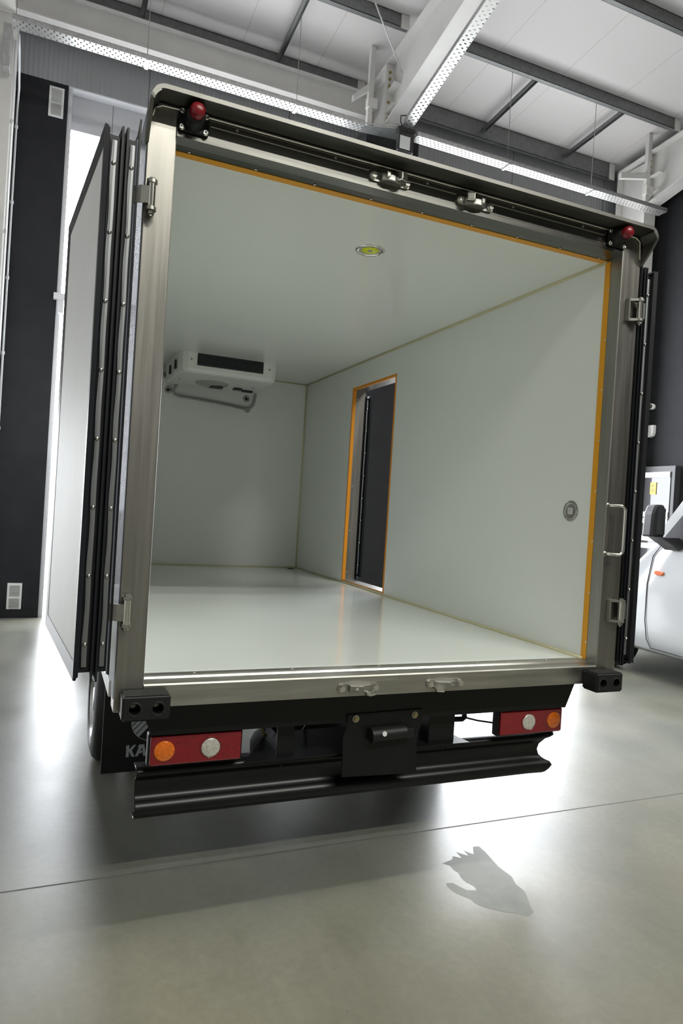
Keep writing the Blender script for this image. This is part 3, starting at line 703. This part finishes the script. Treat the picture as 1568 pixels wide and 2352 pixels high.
# doors folded back along the body
def cargo_door(origin, ang, side, z0, z1, Ln, T, name, label, parent=None, inner_m='door_inner', ribs=((.034, .014), (.051, .014), (.096, .014)), strips=((.008, .024), (.068, .085)), screws=True, zs=None):
    L_ = Vector((side*math.sin(ang), math.cos(ang), 0)); T_ = Vector((side*math.cos(ang), -math.sin(ang), 0)) if side > 0 else Vector((-math.cos(ang), -math.sin(ang), 0))
    X = Matrix.Identity(4)
    for i in range(3): X[i][0] = T_[i]; X[i][1] = L_[i]; X[i][2] = (0, 0, 1)[i]; X[i][3] = origin[i]
    def mb_():
        m = MB(); m.X = X; return m
    pz0, pz1 = z0+.05, z1-.045
    d = mb_().box(0, T-.004, .012, Ln, pz0, pz1).build(name, 'black_paint', TR); d['label'] = label
    mb_().box(-.004, .0, .004, Ln, pz0-.02, pz1+.02).build('outer_sheet', 'outer_skin', d)
    mb_().box(T-.0038, T+.002, .045, Ln-.02, pz0+.02, pz1-.02).build('inner_panel', inner_m, d)
    # flexible seal lips: mitred rings round the edge
    def ring(m, t0, t1, tip0, tip1, inn, out):
        tb = bmesh.new(); y0, y1 = 0, Ln
        def loop(t, off): return [tb.verts.new(p) for p in ((t, y0-off*.3, pz0-off), (t, y1+off, pz0-off), (t, y1+off, pz1+off), (t, y0-off*.3, pz1+off))]
        A = loop(t0, inn); B = loop(tip0, out); C = loop(tip1, out); D = loop(t1, inn)
        for P0, P1 in ((A, B), (B, C), (C, D)):
            for i in range(4): tb.faces.new((P0[i], P0[(i+1) % 4], P1[(i+1) % 4], P1[i]))
        bmesh.ops.recalc_face_normals(tb, faces=tb.faces[:]); m._merge(tb)
    for c, w in ribs:
        last = c == ribs[-1][0]
        m = mb_(); ring(m, c-w/2, c+w/2, c-w/4+(.008 if last else 0), c+w/4+(.010 if last else 0), -.013, .042 if not last else .034); m.build('seal_lip', 'rubber', d)
    # face lip over the inner panel
    m = mb_(); tb = bmesh.new()
    def lp(t, o): return [tb.verts.new(p) for p in ((t, -o, pz0-o), (t, Ln+o, pz0-o), (t, Ln+o, pz1+o), (t, -o, pz1+o))]
    A = lp(T+.004, -.028); B = lp(T+.008, .028); C = lp(T-.010, .020)
    for P0, P1 in ((A, B), (B, C)):
        for i in range(4): tb.faces.new((P0[i], P0[(i+1) % 4], P1[(i+1) % 4], P1[i]))
    bmesh.ops.recalc_face_normals(tb, faces=tb.faces[:]); m._merge(tb); m.build('face_seal', 'rubber', d)
    mb_().prism([(-.010, pz0-.02), (Ln, pz0-.02), (Ln, pz1+.03), (.03, pz1+.045), (-.010, pz1+.085)], 'x', -.010, -.004).build('outer_flange', 'black_paint', d)
    mb_().box(.0, T-.006, .004, .014, pz0-.01, pz1+.01).build('hinge_edge', 'rubber', d)
    for a, b in strips:
        m = mb_(); tb = bmesh.new(); n = 40; V = []
        for i in range(n+1):
            z = pz0+.01+(pz1-pz0-.02)*i/n; w = .0016*math.sin(i*1.05+a*90)
            V.append([tb.verts.new(p) for p in ((a+w*.4, .003, z), (a+w*.4, -.003, z), ((a+b)/2, -.0045, z), (b+w, -.003, z), (b+w, .003, z))])
        for R0, R1 in zip(V, V[1:]):
            for k in range(4): tb.faces.new((R0[k], R0[k+1], R1[k+1], R1[k]))
        tb.faces.new(V[0][::-1]); tb.faces.new(V[-1]); bmesh.ops.recalc_face_normals(tb, faces=tb.faces[:]); m._merge(tb)
        st = m.build('clamping_strip', 'aluminium_strip', d)
        if screws:
            nS = 8
            for i in range(nS):
                z = pz0+.09+(pz1-pz0-.18)*i/(nS-1)
                m = mb_(); m.lathe([(.0075, .0), (.0075, .002), (.005, .0055), (0, .0065)], ((a+b)/2, -.0040, z), (0, -1, 0), 14); m.build('screw', 'chrome', st)
    return d
cargo_door((-.136, -.018, 0), math.radians(5), -1, .928, 2.880, 1.02, .105, 'rear_door', 'left rear door folded back, white inside with black seals')
cargo_door((2.262, -.0, 0), math.radians(4), 1, .900, 2.872, 1.02, .066, 'rear_door', 'right rear door folded back, seen edge on', ribs=((.010, .012), (.024, .012), (.061, .010)), strips=((.034, .052),))
cargo_door((2.256, 3.245, 0), 0, 1, .935, 2.665, .80, .082, 'side_door', 'side door folded open outside the doorway', ribs=((.028, .008), (.042, .008), (.066, .008)), strips=((.006, .018), (.050, .062)), screws=True)

# ceiling lamp
k = MB().lathe([(.056, .001), (.060, .006), (.070, .006), (.074, .003), (.075, 0)], (1.062, .600, CZ), (0, 0, -1), 48).build('ceiling_lamp', 'chrome', TR); k['label'] = 'round chrome rimmed lamp in the body ceiling with yellow disc'
MB().lathe([(0, .0015), (.0575, .0015)], (1.062, .600, CZ), (0, 0, -1), 48).build('glass', 'lamp_grey', k)
MB().lathe([(0, .003), (.044, .003), (.044, .001)], (1.062, .600, CZ), (0, 0, -1), 48).build('yellow_disc', 'phosphor', k)
MB().lathe([(0, .0045), (.013, .0045), (.0135, .002)], (1.062, .600, CZ), (0, 0, -1), 24).build('centre_cap', 'lamp_grey', k)
for a in (.5, 2.6, 4.7): MB().lathe([(.004, .006), (.003, .008), (0, .008)], (1.062+.065*math.cos(a), .6+.065*math.sin(a), CZ), (0, 0, -1), 10).build('screw', 'chrome', k)
# recessed round switch cup on the right wall
c = (W1, .247, 1.655)
k = MB().lathe([(.055, 0), (.053, .003), (.044, .004), (.041, .002), (.034, .0012), (0, .0012)], c, (-1, 0, 0), 48).build('switch_cup', 'steel_dull', TR); k['label'] = 'round steel cup with a pale push button on the right wall'
MB().lathe([(.043, .0035), (.041, .0048), (.039, .003)], c, (-1, 0, 0), 48).build('inner_rim', 'chrome', k)
MB().box(W1-.006, W1-.001, .247-.017, .247+.017, 1.655-.017, 1.655+.017, .002).build('push_button', 'white_label', k)
mb = MB(); mb.tube([(W1-.0065, .247-.006, 1.660), (W1-.0065, .247+.006, 1.662), (W1-.0065, .247+.006, 1.650), (W1-.0065, .247-.004, 1.648)], .0012, 6); mb.build('symbol', 'lamp_grey', k)
for a in (1.1, 3.2, 5.3): MB().lathe([(.0045, .003), (.003, .006), (0, .006)], (W1, .247+.048*math.cos(a), 1.655+.048*math.sin(a)), (-1, 0, 0), 10).build('screw', 'chrome', k)

# evaporator under the ceiling
ev = None
X0, X1, YA, YB2 = .617, 1.545, 3.60, 4.40; ZB = 2.722
pl = [(X0+.01, 4.10), (X0, 4.30), (X0+.02, YB2), (X1-.02, YB2), (X1, 4.30), (X1, 3.72), (X1-.02, YA+.02), (X1-.06, YA), (X0+.09, YA), (X0+.045, YA+.02), (X0+.015, YA+.08), (X0, 3.80)]
t = bmesh.new()
lev = [(CZ-.0005, 0), (ZB+.035, .004), (ZB+.010, .014), (ZB, .035)]
rings = []
cx0, cy0_ = (X0+X1)/2, (YA+YB2)/2
for z, ins in lev:
    rings.append([t.verts.new((cx0+(x-cx0)*(1-ins/.46), cy0_+(y-cy0_)*(1-ins/.40), z)) for x, y in pl])
for A, B in zip(rings, rings[1:]):
    for i in range(len(pl)): t.faces.new((A[i], A[(i+1) % len(pl)], B[(i+1) % len(pl)], B[i])).smooth = False
t.faces.new(rings[0]); bot = t.faces.new(rings[-1])
bmesh.ops.recalc_face_normals(t, faces=t.faces[:])
mb = MB(); mb._merge(t); ev = mb.build('evaporator', 'plastic_white', TR); ev['label'] = 'white ceiling evaporator with black front grille'
MB().box(.787, 1.397, YA-.004, YA+.04, 2.790, CZ-.004, .006).build('grille', 'grille_black', ev)
mb = MB()
for i in range(6):
    z = 2.803+.016*i; mb.prism([(YA-.014, z-.003), (YA-.004, z+.001), (YA-.004, z+.003), (YA-.014, z-.001)], 'x', .793, 1.392)
mb.build('grille_slats', 'grille_slat', ev)
mb = MB()
for y0, y1 in ((3.735, 3.79), (4.03, 4.09)): mb.box(X0-.004, X0+.03, y0, y1, 2.76, 2.84, .002)
mb.build('side_vents', 'grille_black', ev)
for x in (.735, 1.455): MB().lathe([(.010, 0), (.010, .003), (.006, .006), (0, .006)], (x, YA+.004, 2.838), (0, -1, 0), 14).build('screw', 'steel_dull', ev)
for x in (.70, 1.42): MB().cyl((x, 4.0, ZB+.002), (x, 4.0, ZB-.012), .010, .004, 10).build('clip', 'lamp_grey', ev)
MB().lathe([(.16, 0), (.155, -.012), (.10, -.028), (.04, -.036), (0, -.036)], (1.02, 4.05, ZB+.002), (0, 0, 1), 32).build('fan', 'lamp_grey', ev)
MB().box(1.00, 1.12, 3.99, 4.09, ZB-.045, ZB-.03, .004).build('fan_hub', 'grille_black', ev)
MB().box(1.26, 1.34, 4.12, 4.2, ZB-.018, ZB+.001, .004).build('cable_gland', 'grille_black', ev)
MB().box(1.36, 1.47, 4.2, 4.25, ZB-.018, ZB+.001, .004).build('cable_gland', 'grille_black', ev)
yy = YF-.03
hose = [(.745, 4.36, 2.735), (.735, 4.40, 2.70), (.715, yy, 2.665), (.730, yy, 2.632), (.770, yy, 2.617), (1.0, yy, 2.607), (1.25, yy, 2.590), (1.46, yy, 2.570), (1.515, yy, 2.580), (1.540, yy, 2.612), (1.548, yy, 2.66), (1.550, 4.38, 2.725)]
h = P('drain_hose', MB().tube(hose, .0135, 12), 'grey_hose')
P('drain_hose', MB().tube([(.775, yy-.025, 2.622), (1.0, yy-.02, 2.596), (1.2, yy-.02, 2.583), (1.45, yy-.02, 2.556)], .008, 8), 'grey_hose')
for i, (x, z) in enumerate(((.650, 2.812), (.670, 2.670), (1.470, 2.672))):
    g = P('grommet', MB().lathe([(.036, 0), (.034, .006), (.018, .010), (.014, .004), (0, .004)], (x, YF, z), (0, -1, 0), 24), 'steel_dull')
    MB().lathe([(.012, .008), (.010, .014), (0, .014)], (x, YF, z), (0, -1, 0), 14).build('grommet_core', 'rubber', g)
P('hose_clip', MB().lathe([(.032, 0), (.03, .004), (0, .006)], (1.488, YF, 2.560), (0, -1, 0), 20), 'lamp_grey')

# chassis below the body
yb = .13
mb = MB(); mb.prism([(.060, .675), (-.008, .825), (2.140, .825), (2.114, .765), (2.074, .671)], 'y', yb, yb+.05, .002); P('rear_cross_member', mb, 'black_paint')
mb = MB(); mb.prism([(.880, .710), (1.248, .715), (1.250, .655), (1.225, .59), (1.237, .424), (.868, .440), (.865, .60), (.880, .66)], 'y', yb-.008, yb-.0005, .001)
br = P('number_plate_bracket', mb, 'black_paint')
for x in (.918, 1.209):
    MB().cyl((x, yb-.008, .690), (x, yb-.011, .690), .016, n=20).build('washer', 'steel_dull', br)
    MB().cyl((x, yb-.011, .690), (x, yb-.020, .690), .0095, n=6, smooth=False).build('bolt', 'brass', br)
nl = MB().cyl((.983, yb-.030, .620), (1.150, yb-.030, .626), .032, n=28).build('number_plate_lamp', 'rubber_block', TR); nl['label'] = 'black cylindrical number plate lamp with white dot'
MB().lathe([(0, .0), (.011, .0)], (1.035, yb-.0635, .634), (0, -1, .25), 24).build('white_dot', 'white_label', nl)
MB().box(1.155, 1.190, yb-.045, yb-.009, .598, .642, .003).build('plug', 'rubber_block', nl)
# underrun bumper: rolled section
def bumper():
    ys = .20
    pr = [(ys+.075, .524), (ys+.030, .524), (ys+.006, .524), (ys-.006, .517), (ys-.010, .505), (ys-.006, .494), (ys+.004, .486), (ys+.018, .478), (ys+.024, .466), (ys+.026, .440), (ys+.024, .414), (ys+.018, .400), (ys+.004, .392), (ys-.008, .384), (ys-.016, .368), (ys-.016, .350), (ys-.008, .334), (ys+.006, .324), (ys+.030, .318), (ys+.075, .318)]
    t = bmesh.new(); st = [.018+.02*i/4 for i in range(5)]+[.3, .7, 1.067, 1.5, 1.85]+[1.90+.158*i/12 for i in range(13)]
    rings = []
    for x in st:
        ring = []
        for y, z in pr:
            f = max(0, (x-1.90)/.158); nz = max(0, 1-((z-.440)/.058)**2)
            xx = x-f*.070*nz**.6-f*.055*max(0, (.372-z)/.054); yy = y-.006*f*f
            if z > .48: yy -= .0
            ring.append(t.verts.new((xx, yy, z+(.012*f*f if z > .48 else 0))))
        rings.append(ring)
    for A, B in zip(rings, rings[1:]):
        for i in range(len(pr)-1): t.faces.new((A[i], A[i+1], B[i+1], B[i])).smooth = True
    # inner skin gives the rolled sheet its thickness
    bmesh.ops.recalc_face_normals(t, faces=t.faces[:])
    g = bmesh.ops.solidify(t, geom=t.faces[:], thickness=.004)
    mb = MB(); mb._merge(t); return mb
b = P('bumper', bumper(), 'black_paint')
MB().box(.84, 1.26, .17, .185, .412, .480, .001)
mb = MB(); mb.prism([(.44, .16), (1.54, .16), (1.47, .50), (.64, .50)], 'z', .521, .528); P('bumper_gusset', mb, 'black_paint')
for x0 in (.61, 1.41):
    mb = MB(); mb.box(x0, x0+.008, .20, 6.2, .60, .80); mb.box(x0, x0+.06, .20, 6.2, .60, .607); mb.box(x0, x0+.06, .20, 6.2, .793, .80); P('chassis_rail', mb, 'black_paint')
    P('bumper_bracket', MB().box(x0-.02 if x0 < 1 else 1.33, x0+.055 if x0 < 1 else 1.468, .19, .205, .50, .80, .002).box(x0, x0+.008, .20, .42, .48, .80), 'black_paint')
for y in (.9, 2.4, 3.6): P('chassis_cross_member', MB().box(.608, 1.46, y, y+.07, .66, .76, .003), 'black_paint')
for y in (.22, 1.2, 2.2, 3.2, 4.2): P('body_bearer', MB().box(.10, 2.05, y, y+.06, .802, .860, .003), 'black_paint')
# tail lamps
def tail(x0, x1, mir, label):
    y = .15; z0, z1 = .551, .667; ym = y+.05
    k = MB().box(x0-.008, x1+.008, y+.005, ym, z0-.008, z1+.008, .008, 3).build('tail_lamp', 'rubber_block', TR); k['label'] = label
    MB().box(x0, x1, y-.010, y+.006, z0, z1, .007, 3).build('red_lens', 'lens_red', k)
    L_ = x1-x0; ca = x1-.054 if mir else x0+.054; cw = x1-.205 if mir else x0+.236
    zc = (z0+z1)/2
    MB().lathe([(.040, .0), (.040, .004), (.036, .006), (0, .007)], (ca, y-.009, zc), (0, -1, 0), 32).build('indicator_lens', 'lens_amber', k)
    MB().lathe([(.038, .0), (.038, .004), (.034, .006), (0, .007)], (cw, y-.009, zc), (0, -1, 0), 32).build('reversing_lens', 'lens_clear', k)
    MB().lathe([(.043, .0), (.043, .003), (.040, .003), (.040, .0)], (cw, y-.0095, zc), (0, -1, 0), 32, closed=True).build('lens_ring', 'lens_red', k)
tail(.058, .420, False, 'left tail lamp, red with amber and clear lenses')
tail(1.695, 2.066, True, 'right tail lamp, red with clear and amber lenses')
P('lamp_bracket', MB().box(.10, .35, .165, .19, .662, .70), 'black_paint'); P('lamp_bracket', MB().box(1.75, 2.0, .165, .19, .662, .70), 'black_paint')
P('hook', MB().tube([(1.46, .26, .618), (1.51, .26, .608), (1.555, .26, .606), (1.572, .26, .616), (1.565, .26, .628)], .013, 10), 'rubber')
P('lamp_cable', MB().tube([(1.57, .26, .613), (1.64, .25, .596), (1.72, .22, .588), (1.86, .185, .60)], .0045, 8), 'rubber')
# chain and strap for the spare wheel
ch = None
for i in range(6):
    z = .640-.026*i; ax = (1, 0) if i % 2 else (0, 1)
    pts = [(.625+.009*math.cos(a)*ax[0]+.004*(i % 2), .32+.009*math.cos(a)*ax[1], z+.018*math.sin(a)) for a in [2*PI*j/14 for j in range(14)]]
    m = MB().tube(pts, .0035, 6, closed=True)
    if ch is None: ch = P('chain', m, 'brass')
    else: m.build('link', 'brass', ch)
P('winch_hook', MB().tube([(.565, .33, .70), (.563, .33, .62), (.570, .33, .585), (.588, .33, .570)], .006, 8), 'brass')
P('shock_absorber', MB().cyl((.69, .62, .50), (.69, .60, .80), .028, n=20), 'black_paint')
P('brake_hose', MB().tube([(.70, .5, .40), (.78, .5, .46), (.86, .52, .56), (.90, .55, .70)], .007, 8), 'black_paint')
tx = MB().tube([(.83, .28, .655), (.84, .28, .675), (.85, .28, .66), (.855, .28, .675), (.87, .28, .672), (.862, .28, .65), (.875, .28, .655)], .0015, 6); P('cable_tie', tx, 'lamp_grey')

def wheel(x0, x1, y, R, name, label):
    w = x1-x0; xm = (x0+x1)/2
    k = MB().lathe([(R*.62, -w/2), (R*.78, -w/2-.004), (R*.93, -w/2+.012), (R, -w/2+.045), (R, w/2-.045), (R*.93, w/2-.012), (R*.78, w/2+.004), (R*.62, w/2), (R*.60, 0)], (xm, y, R), (1, 0, 0), 64, closed=True).build(name, 'tyre', TR); k['label'] = label
    mb = MB(); mb.lathe([(R*.62, -w/2+.004), (R*.60, -w/2+.012), (R*.56, -w/2+.04), (R*.40, -w/2+.055), (R*.2, -w/2+.045), (R*.19, -w/2+.01), (0, -w/2+.008)], (xm, y, R), (1, 0, 0), 48); mb.build('rim', 'rim', k)
    return k
wheel(-.055, .135, 1.80, .355, 'wheel', 'outer rear wheel on the left side')
wheel(.165, .345, 1.80, .355, 'wheel', 'inner rear wheel on the left side')
wheel(1.80, 1.98, 1.80, .355, 'wheel', 'inner rear wheel on the right side'); wheel(2.0, 2.19, 1.80, .355, 'wheel', 'outer rear wheel on the right side')
wheel(-.03, .17, 5.35, .355, 'wheel', 'front wheel on the left side'); wheel(1.965, 2.165, 5.35, .355, 'wheel', 'front wheel on the right side')
P('rear_axle', MB().cyl((.34, 1.80, .355), (1.80, 1.80, .355), .05, n=20).cyl((1.0, 1.66, .36), (1.0, 1.92, .36), .14, .12, n=24), 'black_paint')
# spare wheel slung flat under the rails
R = .355
sp = MB().lathe([(R*.6, -.09), (R*.8, -.095), (R*.95, -.075), (R, -.04), (R, .04), (R*.95, .075), (R*.8, .095), (R*.6, .09)], (1.02, .79, .33), (0, .16, 1), 64, closed=True).build('spare_wheel', 'tyre', TR)
MB().lathe([(R*.6, .05), (R*.3, .02), (0, .02)], (1.02, .79, .33), (0, .16, 1), 32).build('rim', 'black_paint', sp)
# mud flap with emblem and lettering
fy = 1.33
fl = P('mud_flap', MB().box(-.02, .39, fy, fy+.012, .075, .74, .002), 'black_flap')
P('mud_flap', MB().box(1.75, 2.15, fy, fy+.012, .075, .74, .002), 'black_flap')
def flat(name, polys, m, par, y=fy-.002, th=.0018):
    mb = MB()
    for p in polys: mb.prism(p, 'y', y, y+th)
    return mb.build(name, m, par)
def fx(a, b):   # emblem sheet coordinates to flap coordinates
    return (.105+a*.83, .158+b*.87)
H_ = .074
K = [[(.004, 0), (.022, 0), (.0235, H_), (.006, H_), (.0, .058), (.0045, .058)], [(.0225, .034), (.024, .048), (.050, H_), (.066, H_), (.040, .041), (.060, 0), (.041, 0), (.025, .030)]]
A_ = [[(.062, 0), (.080, 0), (.1055, .056), (.1155, 0), (.136, 0), (.118, H_), (.087, H_), (.0795, .060), (.082, .050)], [(.086, .018), (.104, .018), (.110, .034), (.096, .034)]]
Mm = [[(.139, 0), (.156, 0), (.158, .045), (.170, .015), (.182, .045), (.182, 0), (.200, 0), (.200, H_), (.182, H_), (.171, .042), (.160, H_), (.142, H_), (.136, .060), (.140, .058)]]
for nm, L_ in (('letter_k', K), ('letter_a', A_), ('letter_m', Mm)):
    flat(nm, [[fx(a, b) for a, b in p] for p in L_], 'lettering', fl)
ex, ez, ea, eb_ = .240, .345, .112, .105
def inell(x, z, s=1): return ((x-ex)/(ea*s))**2+((z-ez)/(eb_*s))**2 < 1
ringp = []
n = 40; mb = MB(); t = bmesh.new(); A = []; B = []
for i in range(n):
    a = 2*PI*i/n; A.append(t.verts.new((ex+ea*math.cos(a), fy-.002, ez+eb_*math.sin(a)))); B.append(t.verts.new((ex+(ea-.003)*math.cos(a), fy-.002, ez+(eb_-.003)*math.sin(a))))
for i in range(n): t.faces.new((A[i], A[(i+1) % n], B[(i+1) % n], B[i]))
mb._merge(t); mb.build('emblem_ring', 'lettering', fl)
strp = []
for k_, (o0, o1) in enumerate(((-.010, .010), (.015, .036), (.041, .058), (.063, .078))):
    # diagonal bands, clipped to the oval: direction (1,1.05)
    dx, dz = .69, .724; nx, nz = -.724, .69
    def hits(o):
        px, pz = ex+nx*(o+.012), ez-.010+nz*(o+.012); ts = [tt/400 for tt in range(-80, 81) if inell(px+dx*tt/400, pz+dz*tt/400, .985)]
        return (px, pz, ts[0], min(ts[-1], .10)) if ts else None
    h0, h1 = hits(o0), hits(o1)
    if h0 and h1: strp.append([(h0[0]+dx*h0[2], h0[1]+dz*h0[2]), (h0[0]+dx*h0[3], h0[1]+dz*h0[3]), (h1[0]+dx*h1[3], h1[1]+dz*h1[3]), (h1[0]+dx*h1[2], h1[1]+dz*h1[2])])
flat('emblem_bands', strp, 'lettering', fl)
# lower side rails and cab
mb = MB(); mb.box(O0-.008, O0+.02, .13, YF+.05, .835, .895, .003); P('side_rail', mb, 'plastic_white')
mb = MB(); mb.box(O1-.02, O1+.004, .13, YF+.05, .835, .895, .003); P('side_rail', mb, 'plastic_white')
mb = MB(); mb.prism([(4.62, .55), (6.25, .45), (6.38, .60), (6.38, 1.15), (6.05, 1.95), (5.7, 2.12), (4.62, 2.12)], 'x', .10, 2.03, .03); cab = P('cab', mb, 'van_paint')
MB().prism([(6.355, 1.25), (6.085, 1.90), (6.075, 1.895), (6.345, 1.245)], 'x', .2, 1.93).build('windscreen', 'van_glass', cab)
for x0, x1 in ((.092, .099), (2.031, 2.038)):
    mb = MB(); mb.prism([(4.95, 1.22), (6.10, 1.22), (5.88, 1.85), (4.95, 1.85)], 'x', x0, x1); mb.build('side_window', 'van_glass', cab)

# ------------------------------------------------------------------ the van on the right
VX = 5.50
V = thing('van', 'white van parked to the right of the truck, front left corner showing', 'van', (6.5, 1.0, 0))
SEC = [  # y, z_bottom, z_belt, z_top, half width bottom, half belt, half top
    (4.20, .34, .62, .80, .66, .70, .60), (4.05, .28, .80, 1.00, .84, .86, .70), (3.70, .27, .95, 1.10, .94, .96, .80), (3.05, .27, 1.12, 1.27, .985, 1.00, .90),
    (2.80, .27, 1.33, 1.48, .99, 1.00, .93), (2.52, .27, 1.40, 1.80, .99, 1.00, .90), (2.30, .27, 1.40, 2.02, .99, 1.00, .80), (1.9, .27, 1.40, 2.20, .99, 1.00, .82), (1.5, .27, 1.40, 2.26, .99, 1.00, .84), (-.9, .27, 1.40, 2.26, .99, 1.00, .84), (-1.15, .30, 1.40, 2.18, .96, .98, .82)]
t = bmesh.new(); rings = []
xc = VX+1.0
for y, zb, zbelt, zt, wb, wm, wt in SEC:
    half = [(wb*.9, zb), (wb, zb+.06), (wb+.004, zb+.25), (wm, (zb+zbelt)/2+.1), (wm-.006, zbelt), (wm-(wm-wt)*.35, zbelt+(zt-zbelt)*.45), (wt+.02, zt-.08*(zt-zbelt) if zt-zbelt > .3 else zt-.05), (wt-.10, zt-.004), (wt-.3, zt+.01)]
    ring = [(xc-a, z) for a, z in half] + [(xc+a, z) for a, z in half[::-1]]
    rings.append([t.verts.new((x, y, z)) for x, z in ring])
for A, B in zip(rings, rings[1:]):
    for i in range(len(A)): t.faces.new((A[i], A[(i+1) % len(A)], B[(i+1) % len(A)], B[i])).smooth = True
t.faces.new(rings[0]); t.faces.new(rings[-1]); bmesh.ops.recalc_face_normals(t, faces=t.faces[:])
mb = MB(); mb._merge(t); body = mb.build('body', 'van_paint', V)
def vskin(name, pts, m, x=VX, par=None, th=.006):
    mb = MB(); mb.prism(pts, 'x', x-th, x+.004); return mb.build(name, m, par or V)
# door seam lines
mb = MB(); mb.tube([(VX-.003, 2.56, 1.44), (VX-.004, 2.68, 1.42), (VX-.004, 2.78, 1.30), (VX-.005, 2.835, 1.0), (VX-.005, 2.835, .62), (VX-.005, 2.80, .42), (VX-.004, 2.74, .335), (VX-.004, 2.3, .330), (VX-.004, 1.4, .33)], .005, 8); mb.build('door_seam', 'van_trim', V)
# sloping pillar and dark quarter panel
mb = MB(); mb.prism([(2.82, 1.45), (2.71, 1.45), (2.20, 2.03), (2.31, 2.08)], 'x', VX+.012, VX+.07); mb.build('windscreen_pillar', 'van_paint', V)
mb = MB(); mb.prism([(2.73, 1.42), (2.36, 1.42), (2.30, 1.46), (2.18, 1.98), (2.22, 2.0), (2.70, 1.45)], 'x', VX+.005, VX+.03); mb.build('quarter_panel', 'van_trim', V)
mb = MB(); mb.prism([(2.34, 1.44), (1.45, 1.44), (1.45, 2.05), (2.14, 2.05), (2.17, 1.98)], 'x', VX+.010, VX+.05); mb.build('side_window', 'van_glass', V)
# mirror
mb = MB(); mb.prism([(VX-.36, 1.50), (VX-.345, 1.74), (VX-.31, 1.82), (VX-.20, 1.83), (VX-.165, 1.77), (VX-.175, 1.50)], 'y', 2.50, 2.62, .02); mr_ = mb.build('door_mirror', 'van_trim', V)
MB().prism([(VX-.27, 1.53), (VX-.26, 1.79), (VX-.19, 1.79), (VX-.19, 1.53)], 'y', 2.488, 2.5).build('mirror_glass', 'mirror_glass', mr_)
mb = MB(); mb.prism([(VX-.31, 1.505), (VX-.05, 1.505), (VX+.03, 1.46), (VX+.03, 1.40), (VX-.05, 1.375), (VX-.13, 1.42)], 'y', 2.42, 2.60, .008); mb.build('mirror_foot', 'van_trim', V)
MB().prism([(2.745, 1.130), (2.735, 1.145), (2.69, 1.150), (2.64, 1.142), (2.632, 1.125), (2.645, 1.105), (2.70, 1.100), (2.74, 1.112)], 'x', VX-.018, VX+.005, .004).build('side_repeater', 'repeater', V)
for y in (3.42, -.1):
    for x0, x1 in ((VX+.03, VX+.24), (VX+1.76, VX+1.97)):
        k = MB().lathe([(.20, -.1), (.29, -.105), (.325, -.09), (.33, -.05), (.33, .05), (.325, .09), (.29, .105), (.20, .1)], ((x0+x1)/2, y, .33), (1, 0, 0), 48, closed=True).build('wheel', 'tyre', V)
        MB().lathe([(.20, -.09), (.18, -.06), (.06, -.05), (0, -.06)], ((x0+x1)/2, y, .33), (1, 0, 0), 32).build('rim', 'rim', k)
